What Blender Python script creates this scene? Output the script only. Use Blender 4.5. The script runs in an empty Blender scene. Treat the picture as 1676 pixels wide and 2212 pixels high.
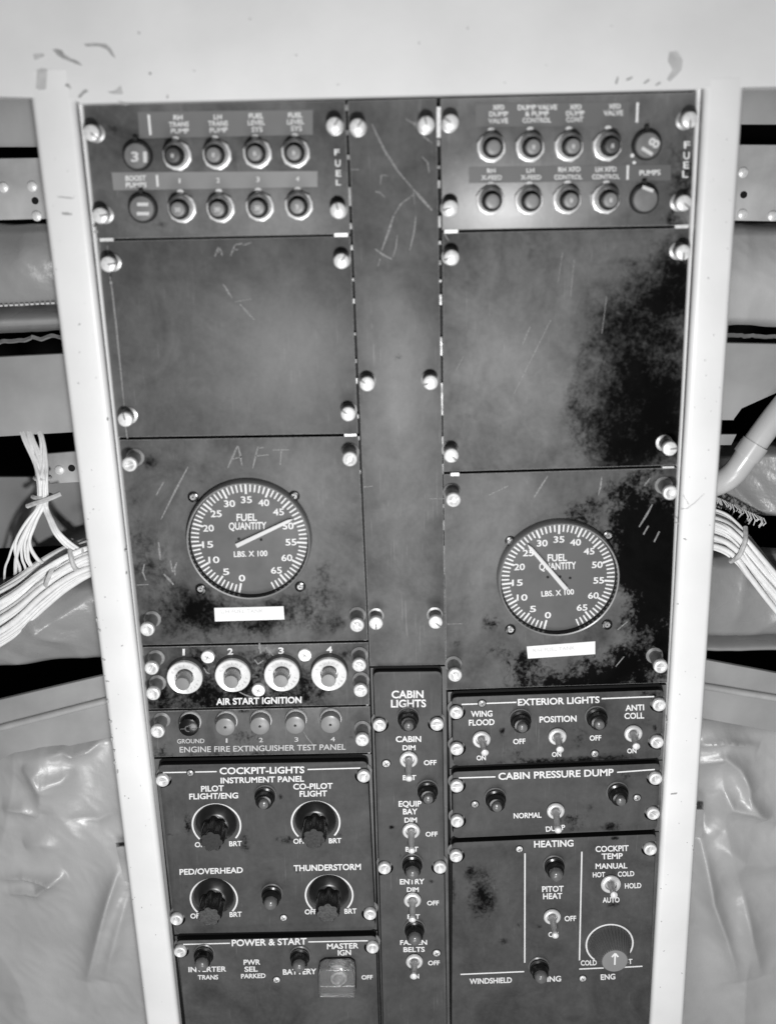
import bpy, bmesh, math, random
from mathutils import Vector, Matrix, noise
random.seed(7)
R = math.radians
scene = bpy.context.scene
COL = scene.collection

# ------------------------------------------------------------------ camera, light, exposure
# World frame: the instrument panel stands in the plane y = 0 and faces -y; x right, z up.
# Camera foot point on the panel is the origin.  Picture unit "P" = 1/1676 of the picture width.
PW, CX, CY, FP = 1676.0, 838.0, 1106.0, 2396.0
TILT, ROLL = R(17.5), -0.028
_f = Vector((0, math.cos(TILT), -math.sin(TILT)))
_u0 = Vector((0, math.sin(TILT), math.cos(TILT)))
_r0 = Vector((1, 0, 0))
_r = math.cos(ROLL) * _r0 + math.sin(ROLL) * _u0
_u = -math.sin(ROLL) * _r0 + math.cos(ROLL) * _u0
def ray(px, py): return _r * (px - CX) + _u * (CY - py) + _f * FP
def _unit(px, py):
    d = ray(px, py); return d / d.y
D = 0.146 / (_unit(802, 1637) - _unit(338, 1650)).length      # a 146 mm wide avionics panel sets the scale
CAM = Vector((0, -D, 0))
def W(px, py, h=0.0):
    """point at height h in front of the panel plane seen at picture position px, py"""
    d = ray(px, py); return CAM + d * ((D - h) / d.y)
def UV(px, py, h=0.0):
    p = W(px, py, h); return (p.x, p.z)

cam_d = bpy.data.cameras.new("camera"); cam = bpy.data.objects.new("camera", cam_d); COL.objects.link(cam)
m = Matrix((_r, _u, -_f)).transposed().to_4x4(); m.translation = CAM
cam.matrix_world = m
cam_d.sensor_fit = 'HORIZONTAL'; cam_d.sensor_width = 36.0; cam_d.lens = FP / PW * 36.0
cam_d.clip_start = 0.01; cam_d.clip_end = 50
cam_d.dof.use_dof = True
cam_d.dof.focus_distance = (W(838, 1750) - CAM).dot(_f)
cam_d.dof.aperture_fstop = 5.2
scene.camera = cam

wd = bpy.data.worlds.new("World"); scene.world = wd; wd.use_nodes = True
wd.node_tree.nodes["Background"].inputs[0].default_value = (1, 1, 1, 1)
wd.node_tree.nodes["Background"].inputs[1].default_value = 0.045

def lamp(name, px, py, h, power, size, aim):
    l = bpy.data.lights.new(name, 'AREA'); l.shape = 'DISK'; l.size = size; l.energy = power
    o = bpy.data.objects.new(name, l); COL.objects.link(o)
    p = W(px, py); o.location = (p.x, -h, p.z)
    tgt = W(*aim)
    o.rotation_euler = (tgt - o.location).to_track_quat('-Z', 'Y').to_euler()
    return o
lamp("flash", 890, 1180, 0.70, 4.9, 0.06, (880, 1200))       # the press camera's flash reflector beside the lens
lamp("fill_light", 800, 2450, 0.80, 3.3, 0.35, (838, 1600))   # added soft fill from below, brightens the lower rails

scene.view_settings.view_transform = 'Standard'; scene.view_settings.look = 'None'
scene.view_settings.exposure = 0.0; scene.view_settings.gamma = 1.0
scene.view_settings.use_curve_mapping = False
scene.cycles.max_bounces = 6

# ------------------------------------------------------------------ survey: positions read in enlargements
CR = {'A': (60, 100, .47733), 'B': (700, 250, .47733), 'C': (1350, 250, .65632), 'D': (60, 750, .47733),
      'E': (350, 1350, .53699), 'F': (1350, 1450, .53699), 'G': (400, 2050, .50716), 'H': (450, 2400, .47733),
      'I': (1150, 2100, .27132), 'J': (1150, 2650, .24858), 'K': (1420, 2180, .45346), 'L': (1420, 2650, .45346),
      'R': (1520, 310, .39379), 'S': (340, 320, .42959), 'U': (2150, 1300, .45181), 'N': (60, 2150, .47483),
      'T': (60, 250, .49708), 'P': (0, 0, 1.491647)}
def q(c, x, y):
    a, b, s = CR[c]; return ((a + s * x) / 1.491647, (b + s * y) / 1.491647)

# ------------------------------------------------------------------ materials
MATS = {}
def mat(name, col, rough=0.5, metal=0.0, spec=0.5, nz=0.0, nscale=60, bump=0.0, bscale=300, coat=0.0, trans=0.0):
    if name in MATS: return MATS[name]
    mt = bpy.data.materials.new(name); mt.use_nodes = True; MATS[name] = mt
    n, l = mt.node_tree.nodes, mt.node_tree.links
    b = n["Principled BSDF"]
    b.inputs["Base Color"].default_value = (col, col, col, 1)
    b.inputs["Roughness"].default_value = rough; b.inputs["Metallic"].default_value = metal
    b.inputs["Specular IOR Level"].default_value = spec; b.inputs["Coat Weight"].default_value = coat
    b.inputs["Transmission Weight"].default_value = trans
    tc = n.new("ShaderNodeTexCoord")
    if nz:
        t = n.new("ShaderNodeTexNoise"); t.inputs["Scale"].default_value = nscale; t.inputs["Detail"].default_value = 6
        l.new(tc.outputs["Object"], t.inputs["Vector"])
        mr = n.new("ShaderNodeMapRange"); mr.inputs[1].default_value = .3; mr.inputs[2].default_value = .7
        mr.inputs[3].default_value = col * (1 - nz); mr.inputs[4].default_value = min(1, col * (1 + nz))
        l.new(t.outputs["Fac"], mr.inputs[0]); l.new(mr.outputs[0], b.inputs["Base Color"])
        m2 = n.new("ShaderNodeMapRange"); m2.inputs[1].default_value = .3; m2.inputs[2].default_value = .7
        m2.inputs[3].default_value = min(1, rough * 1.2); m2.inputs[4].default_value = rough * .8
        l.new(t.outputs["Fac"], m2.inputs[0]); l.new(m2.outputs[0], b.inputs["Roughness"])
    if bump:
        t2 = n.new("ShaderNodeTexNoise"); t2.inputs["Scale"].default_value = bscale; t2.inputs["Detail"].default_value = 4
        l.new(tc.outputs["Object"], t2.inputs["Vector"])
        bp = n.new("ShaderNodeBump"); bp.inputs["Strength"].default_value = bump; bp.inputs["Distance"].default_value = .0006
        l.new(t2.outputs["Fac"], bp.inputs["Height"]); l.new(bp.outputs[0], b.inputs["Normal"])
    return mt

def panel_mat(name, base, blobs=(), rough=.42, dust=.22, grain=90, thr=.5, pale=(), spec=.22, soft=.62):
    base *= .88; rough += .12
    """grey painted panel: cloudy worn paint, plus dark mottled patches (blobs: local x, z, rx, rz, strength) and pale areas: rubbed paint and painted gloss glow"""
    mt = bpy.data.materials.new(name); mt.use_nodes = True
    n, l = mt.node_tree.nodes, mt.node_tree.links
    b = n["Principled BSDF"]; b.inputs["Specular IOR Level"].default_value = spec
    tc = n.new("ShaderNodeTexCoord")
    def tex(scale, detail=6, dist=0.0, sx=1, sz=1, off=0):
        mp = n.new("ShaderNodeMapping"); mp.inputs["Scale"].default_value = (sx, 1, sz); mp.inputs["Location"].default_value = (off, off, off)
        l.new(tc.outputs["Object"], mp.inputs[0])
        t = n.new("ShaderNodeTexNoise"); t.inputs["Scale"].default_value = scale; t.inputs["Detail"].default_value = detail
        t.inputs["Roughness"].default_value = .62; t.inputs["Distortion"].default_value = dist
        l.new(mp.outputs[0], t.inputs["Vector"]); return t.outputs["Fac"]
    def mth(op, a, b_=None, c=None, clamp=False):
        x = n.new("ShaderNodeMath"); x.operation = op; x.use_clamp = clamp
        for i, v in enumerate((a, b_, c)):
            if v is None: continue
            if isinstance(v, (int, float)): x.inputs[i].default_value = v
            else: l.new(v, x.inputs[i])
        return x.outputs[0]
    def blobsum(bl):
        tot = None
        for (bx, bz, rx, rz, s) in bl:
            v1 = n.new("ShaderNodeVectorMath"); v1.operation = 'SUBTRACT'; l.new(tc.outputs["Object"], v1.inputs[0]); v1.inputs[1].default_value = (bx, 0, bz)
            v2 = n.new("ShaderNodeVectorMath"); v2.operation = 'MULTIPLY'; l.new(v1.outputs[0], v2.inputs[0]); v2.inputs[1].default_value = (1 / rx, 0, 1 / rz)
            v3 = n.new("ShaderNodeVectorMath"); v3.operation = 'LENGTH'; l.new(v2.outputs[0], v3.inputs[0])
            f = mth('MULTIPLY', mth('SUBTRACT', 1.0, v3.outputs["Value"], clamp=True), s)
            tot = f if tot is None else mth('ADD', tot, f)
        return tot
    seed = (hash(name) % 97) * .1 if False else sum(ord(c) for c in name) * .013
    cloud = tex(22, 10, .9, off=seed)
    mid_ = tex(75, 9, .5, sx=1.4, off=seed + 2)
    fine = tex(grain * 4, 8, .2, off=seed)
    g = mth('ADD', mth('MULTIPLY', mth('SUBTRACT', cloud, .5), dust * 8.5), mth('MULTIPLY', mth('SUBTRACT', fine, .5), dust * 2.2))
    g = mth('ADD', g, mth('MULTIPLY', mth('SUBTRACT', mid_, .5), dust * 4.0))
    if pale:
        g = mth('ADD', g, mth('MULTIPLY', blobsum(pale), mth('ADD', .4, mth('MULTIPLY', tex(45, 8, .8, sx=1.6, off=seed + 3), 1.2))))
    def scuff(rot, sx, sz, lo, off):
        mp = n.new("ShaderNodeMapping"); mp.inputs["Rotation"].default_value = (0, rot, 0); mp.inputs["Scale"].default_value = (sx, 1, sz); mp.inputs["Location"].default_value = (off, off, off)
        l.new(tc.outputs["Object"], mp.inputs[0])
        t = n.new("ShaderNodeTexNoise"); t.inputs["Scale"].default_value = 1; t.inputs["Detail"].default_value = 3; t.inputs["Distortion"].default_value = .3
        l.new(mp.outputs[0], t.inputs["Vector"])
        r_ = n.new("ShaderNodeMapRange"); r_.interpolation_type = 'SMOOTHSTEP'; r_.inputs[1].default_value = lo; r_.inputs[2].default_value = lo + .06
        l.new(t.outputs["Fac"], r_.inputs[0]); return r_.outputs[0]
    sc_ = mth('ADD', mth('ADD', scuff(.08, 900, 28, .66, seed), scuff(.7, 700, 36, .68, seed + 2)), scuff(-.5, 800, 30, .69, seed + 5))
    g = mth('ADD', g, mth('MULTIPLY', sc_, mth('MULTIPLY', mth('SUBTRACT', cloud, .38, clamp=True), 2.4)))
    val = mth('MULTIPLY', base, mth('ADD', 1.0, g))
    if blobs:
        spots = mth('ADD', mth('MULTIPLY', mth('SUBTRACT', tex(grain * .33, 12, .8, off=seed + 7), .5), 2.6), mth('MULTIPLY', mth('SUBTRACT', tex(grain * 1.6, 10, .6, sx=1.3, off=seed + 5), .5), 1.7))
        spots = mth('ADD', spots, mth('MULTIPLY', mth('SUBTRACT', tex(grain * 6, 8, .1, off=seed + 9), .5), 1.3))
        bs = blobsum(blobs)
        k = mth('ADD', bs, mth('MULTIPLY', spots, mth('MULTIPLY', bs, 2.2, clamp=True)))
        mr = n.new("ShaderNodeMapRange"); mr.interpolation_type = 'SMOOTHSTEP'
        mr.inputs[1].default_value = thr - .28; mr.inputs[2].default_value = thr + soft
        l.new(k, mr.inputs[0])
        st = mr.outputs[0]
        val = mth('MULTIPLY', val, mth('SUBTRACT', 1.0, mth('MULTIPLY', st, .965)))
        sp_ = mth('SUBTRACT', spec, mth('MULTIPLY', st, spec * .85)); l.new(sp_, b.inputs["Specular IOR Level"])
    l.new(mth('MAXIMUM', val, .0025), b.inputs["Base Color"])
    l.new(mth('ADD', rough, mth('MULTIPLY', mth('SUBTRACT', cloud, .5), .2)), b.inputs["Roughness"])
    bp = n.new("ShaderNodeBump"); bp.inputs["Strength"].default_value = .12; bp.inputs["Distance"].default_value = .0003
    l.new(fine, bp.inputs["Height"]); l.new(bp.outputs[0], b.inputs["Normal"])
    return mt

BLACK = mat("black_edge", .004, .6, spec=.2)
GLOSSBLACK = mat("glossy_black_plastic", .008, .22, spec=.5, nz=.3, nscale=200)
WHITE = mat("white_lettering", .72, .6, nz=.08, nscale=500)
HEAD = mat("bright_screw_metal", .76, .34, metal=.15, nz=.2, nscale=500)
BARREL = mat("screw_barrel_metal", .30, .36, metal=.3, nz=.3, nscale=300)
STEEL = mat("switch_metal", .74, .3, metal=.25, nz=.15, nscale=300)
DARKSTEEL = mat("switch_lever_metal", .46, .32, metal=.25, nz=.2, nscale=300)
CAPGREY = mat("grey_button_plastic", .19, .4, nz=.15, nscale=200)
DARKRING = mat("dark_tube", .012, .5, spec=.3)
CREAM = mat("painted_frame", .74, .38, nz=.07, nscale=17, bump=.1, bscale=240)
CHIP = mat("bare_chipped_paint", .33, .55, nz=.25, nscale=160)
SMUDGE = mat("paint_smudge", .46, .45, nz=.15, nscale=160)
SCR_LIT_EDGE = mat("scratch_and_lit_edge_paint", .19, .6, nz=.45, nscale=900)
VINYL = None

# ------------------------------------------------------------------ mesh helpers (u right, v up, w out of the panel)
def obj(name, bm, mats, parent=None, loc=None, smooth=35, root=None):
    """bm is in u,v,w about 'loc' (world u,v,w of the origin)"""
    for v in bm.verts: v.co = Vector((v.co.x, -v.co.z, v.co.y))
    bmesh.ops.recalc_face_normals(bm, faces=bm.faces)
    me = bpy.data.meshes.new(name); bm.to_mesh(me); bm.free()
    if not isinstance(mats, (list, tuple)): mats = [mats]
    for x in mats: me.materials.append(x)
    if smooth:
        me.shade_smooth(); me.set_sharp_from_angle(angle=R(smooth))
    return put(name, me, parent, loc)
WLOC = {}
def put(name, me, parent=None, loc=None):
    o = bpy.data.objects.new(name, me); COL.objects.link(o)
    l = Vector((loc[0], -loc[2], loc[1])) if loc is not None else (WLOC[parent.name].copy() if parent else Vector((0, 0, 0)))
    WLOC[o.name] = l
    if parent is not None:
        o.parent = parent; o.location = l - WLOC[parent.name]
    else: o.location = l
    return o
def thing(name, label, cat, loc, group=None):
    o = bpy.data.objects.new(name, None); COL.objects.link(o)
    o.location = (loc[0], -loc[2], loc[1]); WLOC[o.name] = o.location.copy()
    o.empty_display_size = .01
    o['label'] = label; o['category'] = cat
    if group: o['group'] = group
    return o
def tag(o, label, cat, group=None):
    o['label'] = label; o['category'] = cat
    if group: o['group'] = group
    return o

def poly(bm, pts, w0, w1, bevel=0.0, mi=0, side=None, seg=2, bmi=None):
    """prism of outline pts (u,v) from w0 (back) to w1 (front)"""
    f = [bm.verts.new((p[0], p[1], w1)) for p in pts]; b = [bm.verts.new((p[0], p[1], w0)) for p in pts]
    n = len(pts); fs = [bm.faces.new(f), bm.faces.new(b[::-1])]
    sd = [bm.faces.new((f[i], b[i], b[(i + 1) % n], f[(i + 1) % n])) for i in range(n)]
    for x in fs: x.material_index = mi
    for x in sd: x.material_index = mi if side is None else side
    if bevel:
        e = [ed for ed in fs[0].edges]
        bmesh.ops.bevel(bm, geom=e, offset=bevel, segments=seg, affect='EDGES', profile=.5, material=mi if bmi is None else bmi)
def lathe(bm, prof, c=(0, 0), seg=32, mi=0, mis=None, cap=True, wob=None):
    rings = []
    for (r, w) in prof:
        rings.append([bm.verts.new((c[0] + r * math.cos(2 * math.pi * k / seg), c[1] + r * math.sin(2 * math.pi * k / seg), w)) for k in range(seg)])
    for i in range(len(rings) - 1):
        for k in range(seg):
            a, b = rings[i], rings[i + 1]
            f = bm.faces.new((a[k], a[(k + 1) % seg], b[(k + 1) % seg], b[k])); f.material_index = mis[i] if mis else mi
    if cap:
        f = bm.faces.new(rings[-1]); f.material_index = mis[-1] if mis else mi
        f = bm.faces.new(rings[0][::-1]); f.material_index = mi
def box(bm, u0, u1, v0, v1, w0, w1, mi=0, rot=0, c=(0, 0)):
    pts = [(u0, v0), (u1, v0), (u1, v1), (u0, v1)]
    cs, sn = math.cos(rot), math.sin(rot)
    poly(bm, [(c[0] + x * cs - y * sn, c[1] + x * sn + y * cs) for x, y in pts], w0, w1, mi=mi)
def tube(bm, pts, r, seg=8, mi=0, radii=None, smooth=0):
    P = [Vector(p) for p in pts]
    if smooth:
        Q = []
        for i in range(len(P) - 1):
            p0, p1, p2, p3 = P[max(i - 1, 0)], P[i], P[i + 1], P[min(i + 2, len(P) - 1)]
            for k in range(smooth):
                t = k / smooth
                Q.append(.5 * ((2 * p1) + (p2 - p0) * t + (2 * p0 - 5 * p1 + 4 * p2 - p3) * t * t + (3 * p1 - p0 - 3 * p2 + p3) * t ** 3))
        Q.append(P[-1]); P = Q
    rings = []; up = Vector((.3, .5, .81)).normalized()
    for i, p in enumerate(P):
        d = (P[min(i + 1, len(P) - 1)] - P[max(i - 1, 0)]).normalized()
        a = d.cross(up).normalized(); b = d.cross(a).normalized()
        rr = radii[i] if radii else r
        rings.append([bm.verts.new(p + a * (rr * math.cos(2 * math.pi * k / seg)) + b * (rr * math.sin(2 * math.pi * k / seg))) for k in range(seg)])
    for i in range(len(rings) - 1):
        for k in range(seg):
            f = bm.faces.new((rings[i][k], rings[i][(k + 1) % seg], rings[i + 1][(k + 1) % seg], rings[i + 1][k])); f.material_index = mi
    for e in (rings[0][::-1], rings[-1]):
        f = bm.faces.new(e); f.material_index = mi
def strip(bm, pts, width, w0, w1, mi=0, taper=False):
    """flat stroke along uv points"""
    n = len(pts); L = []; Rr = []
    for i, p in enumerate(pts):
        a = Vector(pts[max(i - 1, 0)]); b = Vector(pts[min(i + 1, n - 1)]); d = (b - a).normalized(); nn = Vector((-d.y, d.x))
        wd = width / 2 * (math.sin(math.pi * (i + .35) / (n - .3)) * .8 + .2 if taper else 1)
        L.append(Vector(p) + nn * wd); Rr.append(Vector(p) - nn * wd)
    poly(bm, [tuple(x) for x in L] + [tuple(x) for x in Rr[::-1]], w0, w1, mi=mi)

_glyph = {}
def glyph(s, offset=.024):
    key = (s, offset)
    if key not in _glyph:
        cu = bpy.data.curves.new("t", 'FONT'); cu.body = s; cu.size = 1; cu.offset = offset; cu.resolution_u = 4
        o = bpy.data.objects.new("t", cu)
        me = bpy.data.meshes.new_from_object(o)
        vs = [v.co.copy() for v in me.vertices]; fs = [tuple(p.vertices) for p in me.polygons]
        bpy.data.objects.remove(o); bpy.data.curves.remove(cu); bpy.data.meshes.remove(me)
        _glyph[key] = (vs, fs, min(v.x for v in vs), max(v.x for v in vs))
    return _glyph[key]
CAPH = max(v.y for v in glyph("H")[0])
def text(bm, s, p0, p1, hv, w, org=(0, 0), mi=0, offset=.024):
    """letters between uv points p0-p1 on the baseline, cap height vector hv"""
    vs, fs, x0, x1 = glyph(s, offset)
    p0 = Vector(p0); p1 = Vector(p1); hv = Vector(hv); O = Vector(org)
    nv = []
    for v in vs:
        t = (v.x - x0) / (x1 - x0)
        p = p0 + (p1 - p0) * t + hv * (v.y / CAPH) - O
        nv.append(bm.verts.new((p.x, p.y, w)))
    for f in fs:
        try:
            x = bm.faces.new([nv[i] for i in f]); x.material_index = mi
        except ValueError: pass
def ptext(bm, s, c, x0, y0, x1, y1, h, w, org, mi=0, offset=.024):
    a = q(c, x0, y0); b = q(c, x1, y1)
    dx, dy = x1 - x0, y1 - y0; ln = math.hypot(dx, dy)
    t = q(c, x0 + dy / ln * h, y0 - dx / ln * h)
    A, B, T = Vector(UV(*a, w)), Vector(UV(*b, w)), Vector(UV(*t, w))
    text(bm, s, A, B, T - A, w, org, mi, offset)

# ------------------------------------------------------------------ hardware meshes, built once
def mesh_of(bm, name, mats, smooth=35):
    o = obj(name, bm, mats, None, None, smooth); me = o.data; bpy.data.objects.remove(o); WLOC.pop(name, None); return me
def screw_mesh(h, slotrot, kind):
    bm = bmesh.new(); r = .0045
    if kind == 'dome':
        lathe(bm, [(.0052, 0), (.0052, .0006), (.0035, .0010), (.0035, h - .004), (r, h - .0036), (r, h - .0014), (r * .93, h - .0006), (r * .7, h - .0001), (r * .3, h + .0001)],
              seg=28, mis=[1, 1, 1, 1, 0, 0, 0, 0, 0])
        box(bm, -.00040, .00040, -r * .98, -r * .0, h - .0006, h + .00022, mi=2, rot=slotrot)
    else:   # quarter-turn stud: ring head with a dished middle
        lathe(bm, [(.0056, 0), (.0056, .0012), (.0040, .0022), (.0040, h - .006), (.0037, h - .0056), (.0037, h - .0046), (r * .97, h - .004), (r, h - .0034), (r, h - .0010), (r * .9, h - .0003), (r * .72, h), (r * .52, h - .0007), (r * .2, h - .0009)],
              seg=28, mis=[1, 1, 1, 1, 1, 1, 0, 0, 0, 0, 0, 3, 3])
        box(bm, -.0003, .0003, -r * .72, r * .72, h - .0014, h - .0002, mi=0, rot=slotrot)
    return mesh_of(bm, "screw", [HEAD, BARREL, mat("slot_dark", .12, .6), mat("screw_dish", .55, .4, metal=.3, nz=.2, nscale=600)])
SCREWS = {}
def screw(panel, px, py, h, kind='dome', base=0.0, n=[0]):
    n[0] += 1
    key = (round(h, 4), kind, n[0] % 7)
    if key not in SCREWS: SCREWS[key] = screw_mesh(h - base, (n[0] % 7) * .83, kind)
    u, v = UV(px, py, h)
    return put("screw", SCREWS[key], panel, (u, v, base))
def small_screw_mesh(r, bright):
    bm = bmesh.new()
    lathe(bm, [(r * 1.25, 0), (r * 1.25, .00015), (r, .0002), (r * .95, .0008), (r * .6, .0013), (r * .2, .0014)], seg=20, mis=[1, 1, 0, 0, 0, 0])
    for a in (.5, .5 + math.pi / 2): box(bm, -r * .62, r * .62, -r * .13, r * .13, .0008, .00152, mi=2, rot=a)
    return mesh_of(bm, "small_screw", [HEAD if bright else DARKSTEEL, BLACK, mat("slot_dark", .12, .6)])
SS = {}
def small_screw(panel, c, x, y, r, w, bright=False):
    k = (r, bright)
    if k not in SS: SS[k] = small_screw_mesh(r, bright)
    u, v = UV(*q(c, x, y), w); return put("small_screw", SS[k], panel, (u, v, w + .00005))

def lamp_meshes(kind):
    bm = bmesh.new()
    lathe(bm, [(.0076, 0), (.0076, .0010), (.0068, .0016), (.0066, .0030), (.0070, .0032), (.0070, .0042), (.0058, .0048), (.0058, .0062), (.0060, .0064), (.0058, .0098), (.0048, .0108), (.0036, .0110), (.0034, .0100)],
          seg=32, mis=[0, 0, 1, 1, 0, 1, 1, 1, 1, 1, 1, 1, 1])
    hood = mesh_of(bm, "indicator_lamp", [mat("lamp_flange", .20, .3, metal=.3, nz=.2), GLOSSBLACK])
    bm = bmesh.new()
    if kind == 'black':
        lathe(bm, [(.0034, .0100), (.0034, .0128), (.0030, .0140), (.0018, .0148), (.0006, .0150)], seg=20)
    else:
        lathe(bm, [(.0046, .0095), (.0046, .0125), (.0042, .0142), (.0030, .0155), (.0012, .0160)], seg=20)
    lens = mesh_of(bm, "lens", mat("lamp_lens", .13, .25, nz=.2, nscale=300))
    return hood, lens
LM = {}
def indicator(panel, c, x, y, w, kind='black'):
    if kind not in LM: LM[kind] = lamp_meshes(kind)
    u, v = UV(*q(c, x, y), w + .002)
    o = put("indicator_lamp", LM[kind][0], panel, (u, v, w)); put("lens", LM[kind][1], o, (u, v, w)); return o

TG = {}
def toggle(panel, c, x, y, tx, ty, w, tiph=.017, big=1.0):
    if big not in TG:
        bm = bmesh.new(); r = .0060 * big
        lathe(bm, [(r * 1.02, 0), (r * 1.02, .0005), (r, .0007), (r, .0018), (r * .88, .0026), (r * .70, .0028), (r * .60, .0024), (r * .56, .0008)], seg=32, mis=[1, 1, 0, 0, 0, 0, 2, 2])
        TG[big] = mesh_of(bm, "toggle_switch", [STEEL, BLACK, DARKSTEEL])
    u, v = UV(*q(c, x, y), w + .0024)
    o = put("toggle_switch", TG[big], panel, (u, v, w))
    tu, tv = UV(*q(c, tx, ty), w + tiph)
    d = Vector((tu - u, tv - v, tiph)); bm = bmesh.new(); b = Vector((0, 0, .0010)); d2 = d - b
    pts = [b + d2 * t for t in (0, .3, .7, .86, .93, .97, 1.0, 1.03)]
    tube(bm, pts, .002, 14, radii=[.0027, .0023, .0021, .0022, .0025, .0024, .0018, .0006])
    for f in bm.faces:
        if f.calc_center_median().dot(d2.normalized()) > d2.length * .88: f.material_index = 1
    obj("lever", bm, [DARKSTEEL, HEAD], o, (u, v, w), 40); return o

BT = {}
def push_button(panel, c, x, y, w=0.0, tone=0, digits=None, cx_=None):
    if tone not in BT:
        bm = bmesh.new(); r = .0082
        hexa = [(r * 1.04 * math.cos(math.pi * k / 6 + .2) * (1 if k % 2 else .955), r * 1.04 * math.sin(math.pi * k / 6 + .2) * (1 if k % 2 else .955)) for k in range(12)]
        poly(bm, hexa, 0, .0030, bevel=.0007)
        lathe(bm, [(r * .86, .0028), (r * .84, .0050), (r * .78, .0056), (r * .76, .0102), (r * .72, .0108), (r * .69, .0108), (r * .68, .0116), (r * .58, .0120), (r * .56, .0060)], seg=36, mis=[0, 0, 0, 0, 1, 1, 1, 1, 1])
        a = mesh_of(bm, "push_button", [mat("plated_nut", .78, .3, metal=.25, nz=.1, nscale=300), DARKRING])
        bm = bmesh.new(); rc = .0042
        lathe(bm, [(rc, .003), (rc, .0165), (rc * .9, .0174), (rc * .62, .0176), (rc * .3, .0176)], seg=26)
        BT[tone] = (a, mesh_of(bm, "button_cap", [CAPGREY, mat("dark_button_plastic", .06, .4)][tone:tone + 1]))
    u, v = UV(*q(c, x, y), w + .003)
    o = put("push_button", BT[tone][0], panel, (u, v, w)); cap = put("button_cap", BT[tone][1], o, (u, v, w))
    if digits:
        bm = bmesh.new(); s = .0022
        wd = .0016 * len(digits)
        text(bm, digits, (-wd / 2, -s / 2), (wd / 2, -s / 2), (0, s), .0177)
        obj("cap_marking", bm, mat("cap_marking", .6, .5), o, (u, v, w), 0)
    return o

def selector(panel, c, x, y, tabx, taby, chars):
    u, v = UV(*q(c, x, y), .004); r = .0083
    bm = bmesh.new()
    lathe(bm, [(r, 0), (r, .0040), (r * .97, .0046), (r * .86, .0046), (r * .85, .0030)], seg=40, mi=0)
    tu, tv = UV(*q(c, tabx, taby), .002); a = math.atan2(tv - v, tu - u)
    box(bm, r * .9, r * 1.26, -.0011, .0011, 0, .0040, rot=a)
    o = obj("selector_knob", bm, DARKRING, panel, (u, v, 0))
    bm = bmesh.new(); lathe(bm, [(r * .855, .002), (r * .855, .0058), (r * .80, .0066), (r * .4, .0069), (r * .1, .0069)], seg=40)
    obj("knob_face", bm, mat("knob_face_grey", .17, .35, nz=.2, nscale=120), o, (u, v, 0))
    bm = bmesh.new()
    for (s, x0, y0, x1, y1, h) in chars: ptext(bm, s, c if len(c) == 1 else c, x0, y0, x1, y1, h, .00705, (u, v))
    obj("knob_marking", bm, mat("cap_marking", .6, .5), o, (u, v, 0), 0)
    return o

def dimmer(panel, c, x, y, w, arc_c, arc_r, rot, tone):
    u, v = UV(*q(c, x, y), w + .002)
    bm = bmesh.new()
    lathe(bm, [(.0143, 0), (.0143, .0012), (.0136, .0022), (.0100, .0052), (.0088, .0060), (.004, .0060)], seg=56)
    o = obj("dimmer_knob", bm, mat("knob_skirt_black", .010, .34, spec=.9, nz=.2, nscale=200), panel, (u, v, w))
    bm = bmesh.new(); N = 96; rings = []
    for (s, ww) in ((1.0, .004), (1.0, .0060), (.97, .0205), (.93, .0222), (.84, .0230)):
        ring = []
        for k in range(N):
            a = 2 * math.pi * k / N
            rr = .0088 * s * (1 - .17 * (.5 + .5 * math.cos(7 * a)) ** 1.6)
            ring.append(bm.verts.new((rr * math.cos(a + rot), rr * math.sin(a + rot), ww)))
        rings.append(ring)
    for i in range(len(rings) - 1):
        for k in range(N): bm.faces.new((rings[i][k], rings[i][(k + 1) % N], rings[i + 1][(k + 1) % N], rings[i + 1][k]))
    f = bm.faces.new(rings[-1]); f.material_index = 1; bm.faces.new(rings[0][::-1])
    obj("knob_grip", bm, [GLOSSBLACK, mat("knob_end_dark", .009, .5, nz=.5, nscale=700) if tone == 0 else mat("knob_end_worn", .05, .6, nz=.5, nscale=900)], o, (u, v, w), 40)
    return o

def arc_pts(c, x, y, r, a0, a1, w, org, n=48):
    """points of a printed arc in the panel plane, angles clockwise from up"""
    cu, cv = UV(*q(c, x, y), w); eu, ev = UV(*q(c, x + r, y), w); rr = math.hypot(eu - cu, ev - cv)
    return [(cu + rr * math.sin(R(a0 + (a1 - a0) * k / n)) - org[0], cv + rr * math.cos(R(a0 + (a1 - a0) * k / n)) - org[1]) for k in range(n + 1)]

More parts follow.
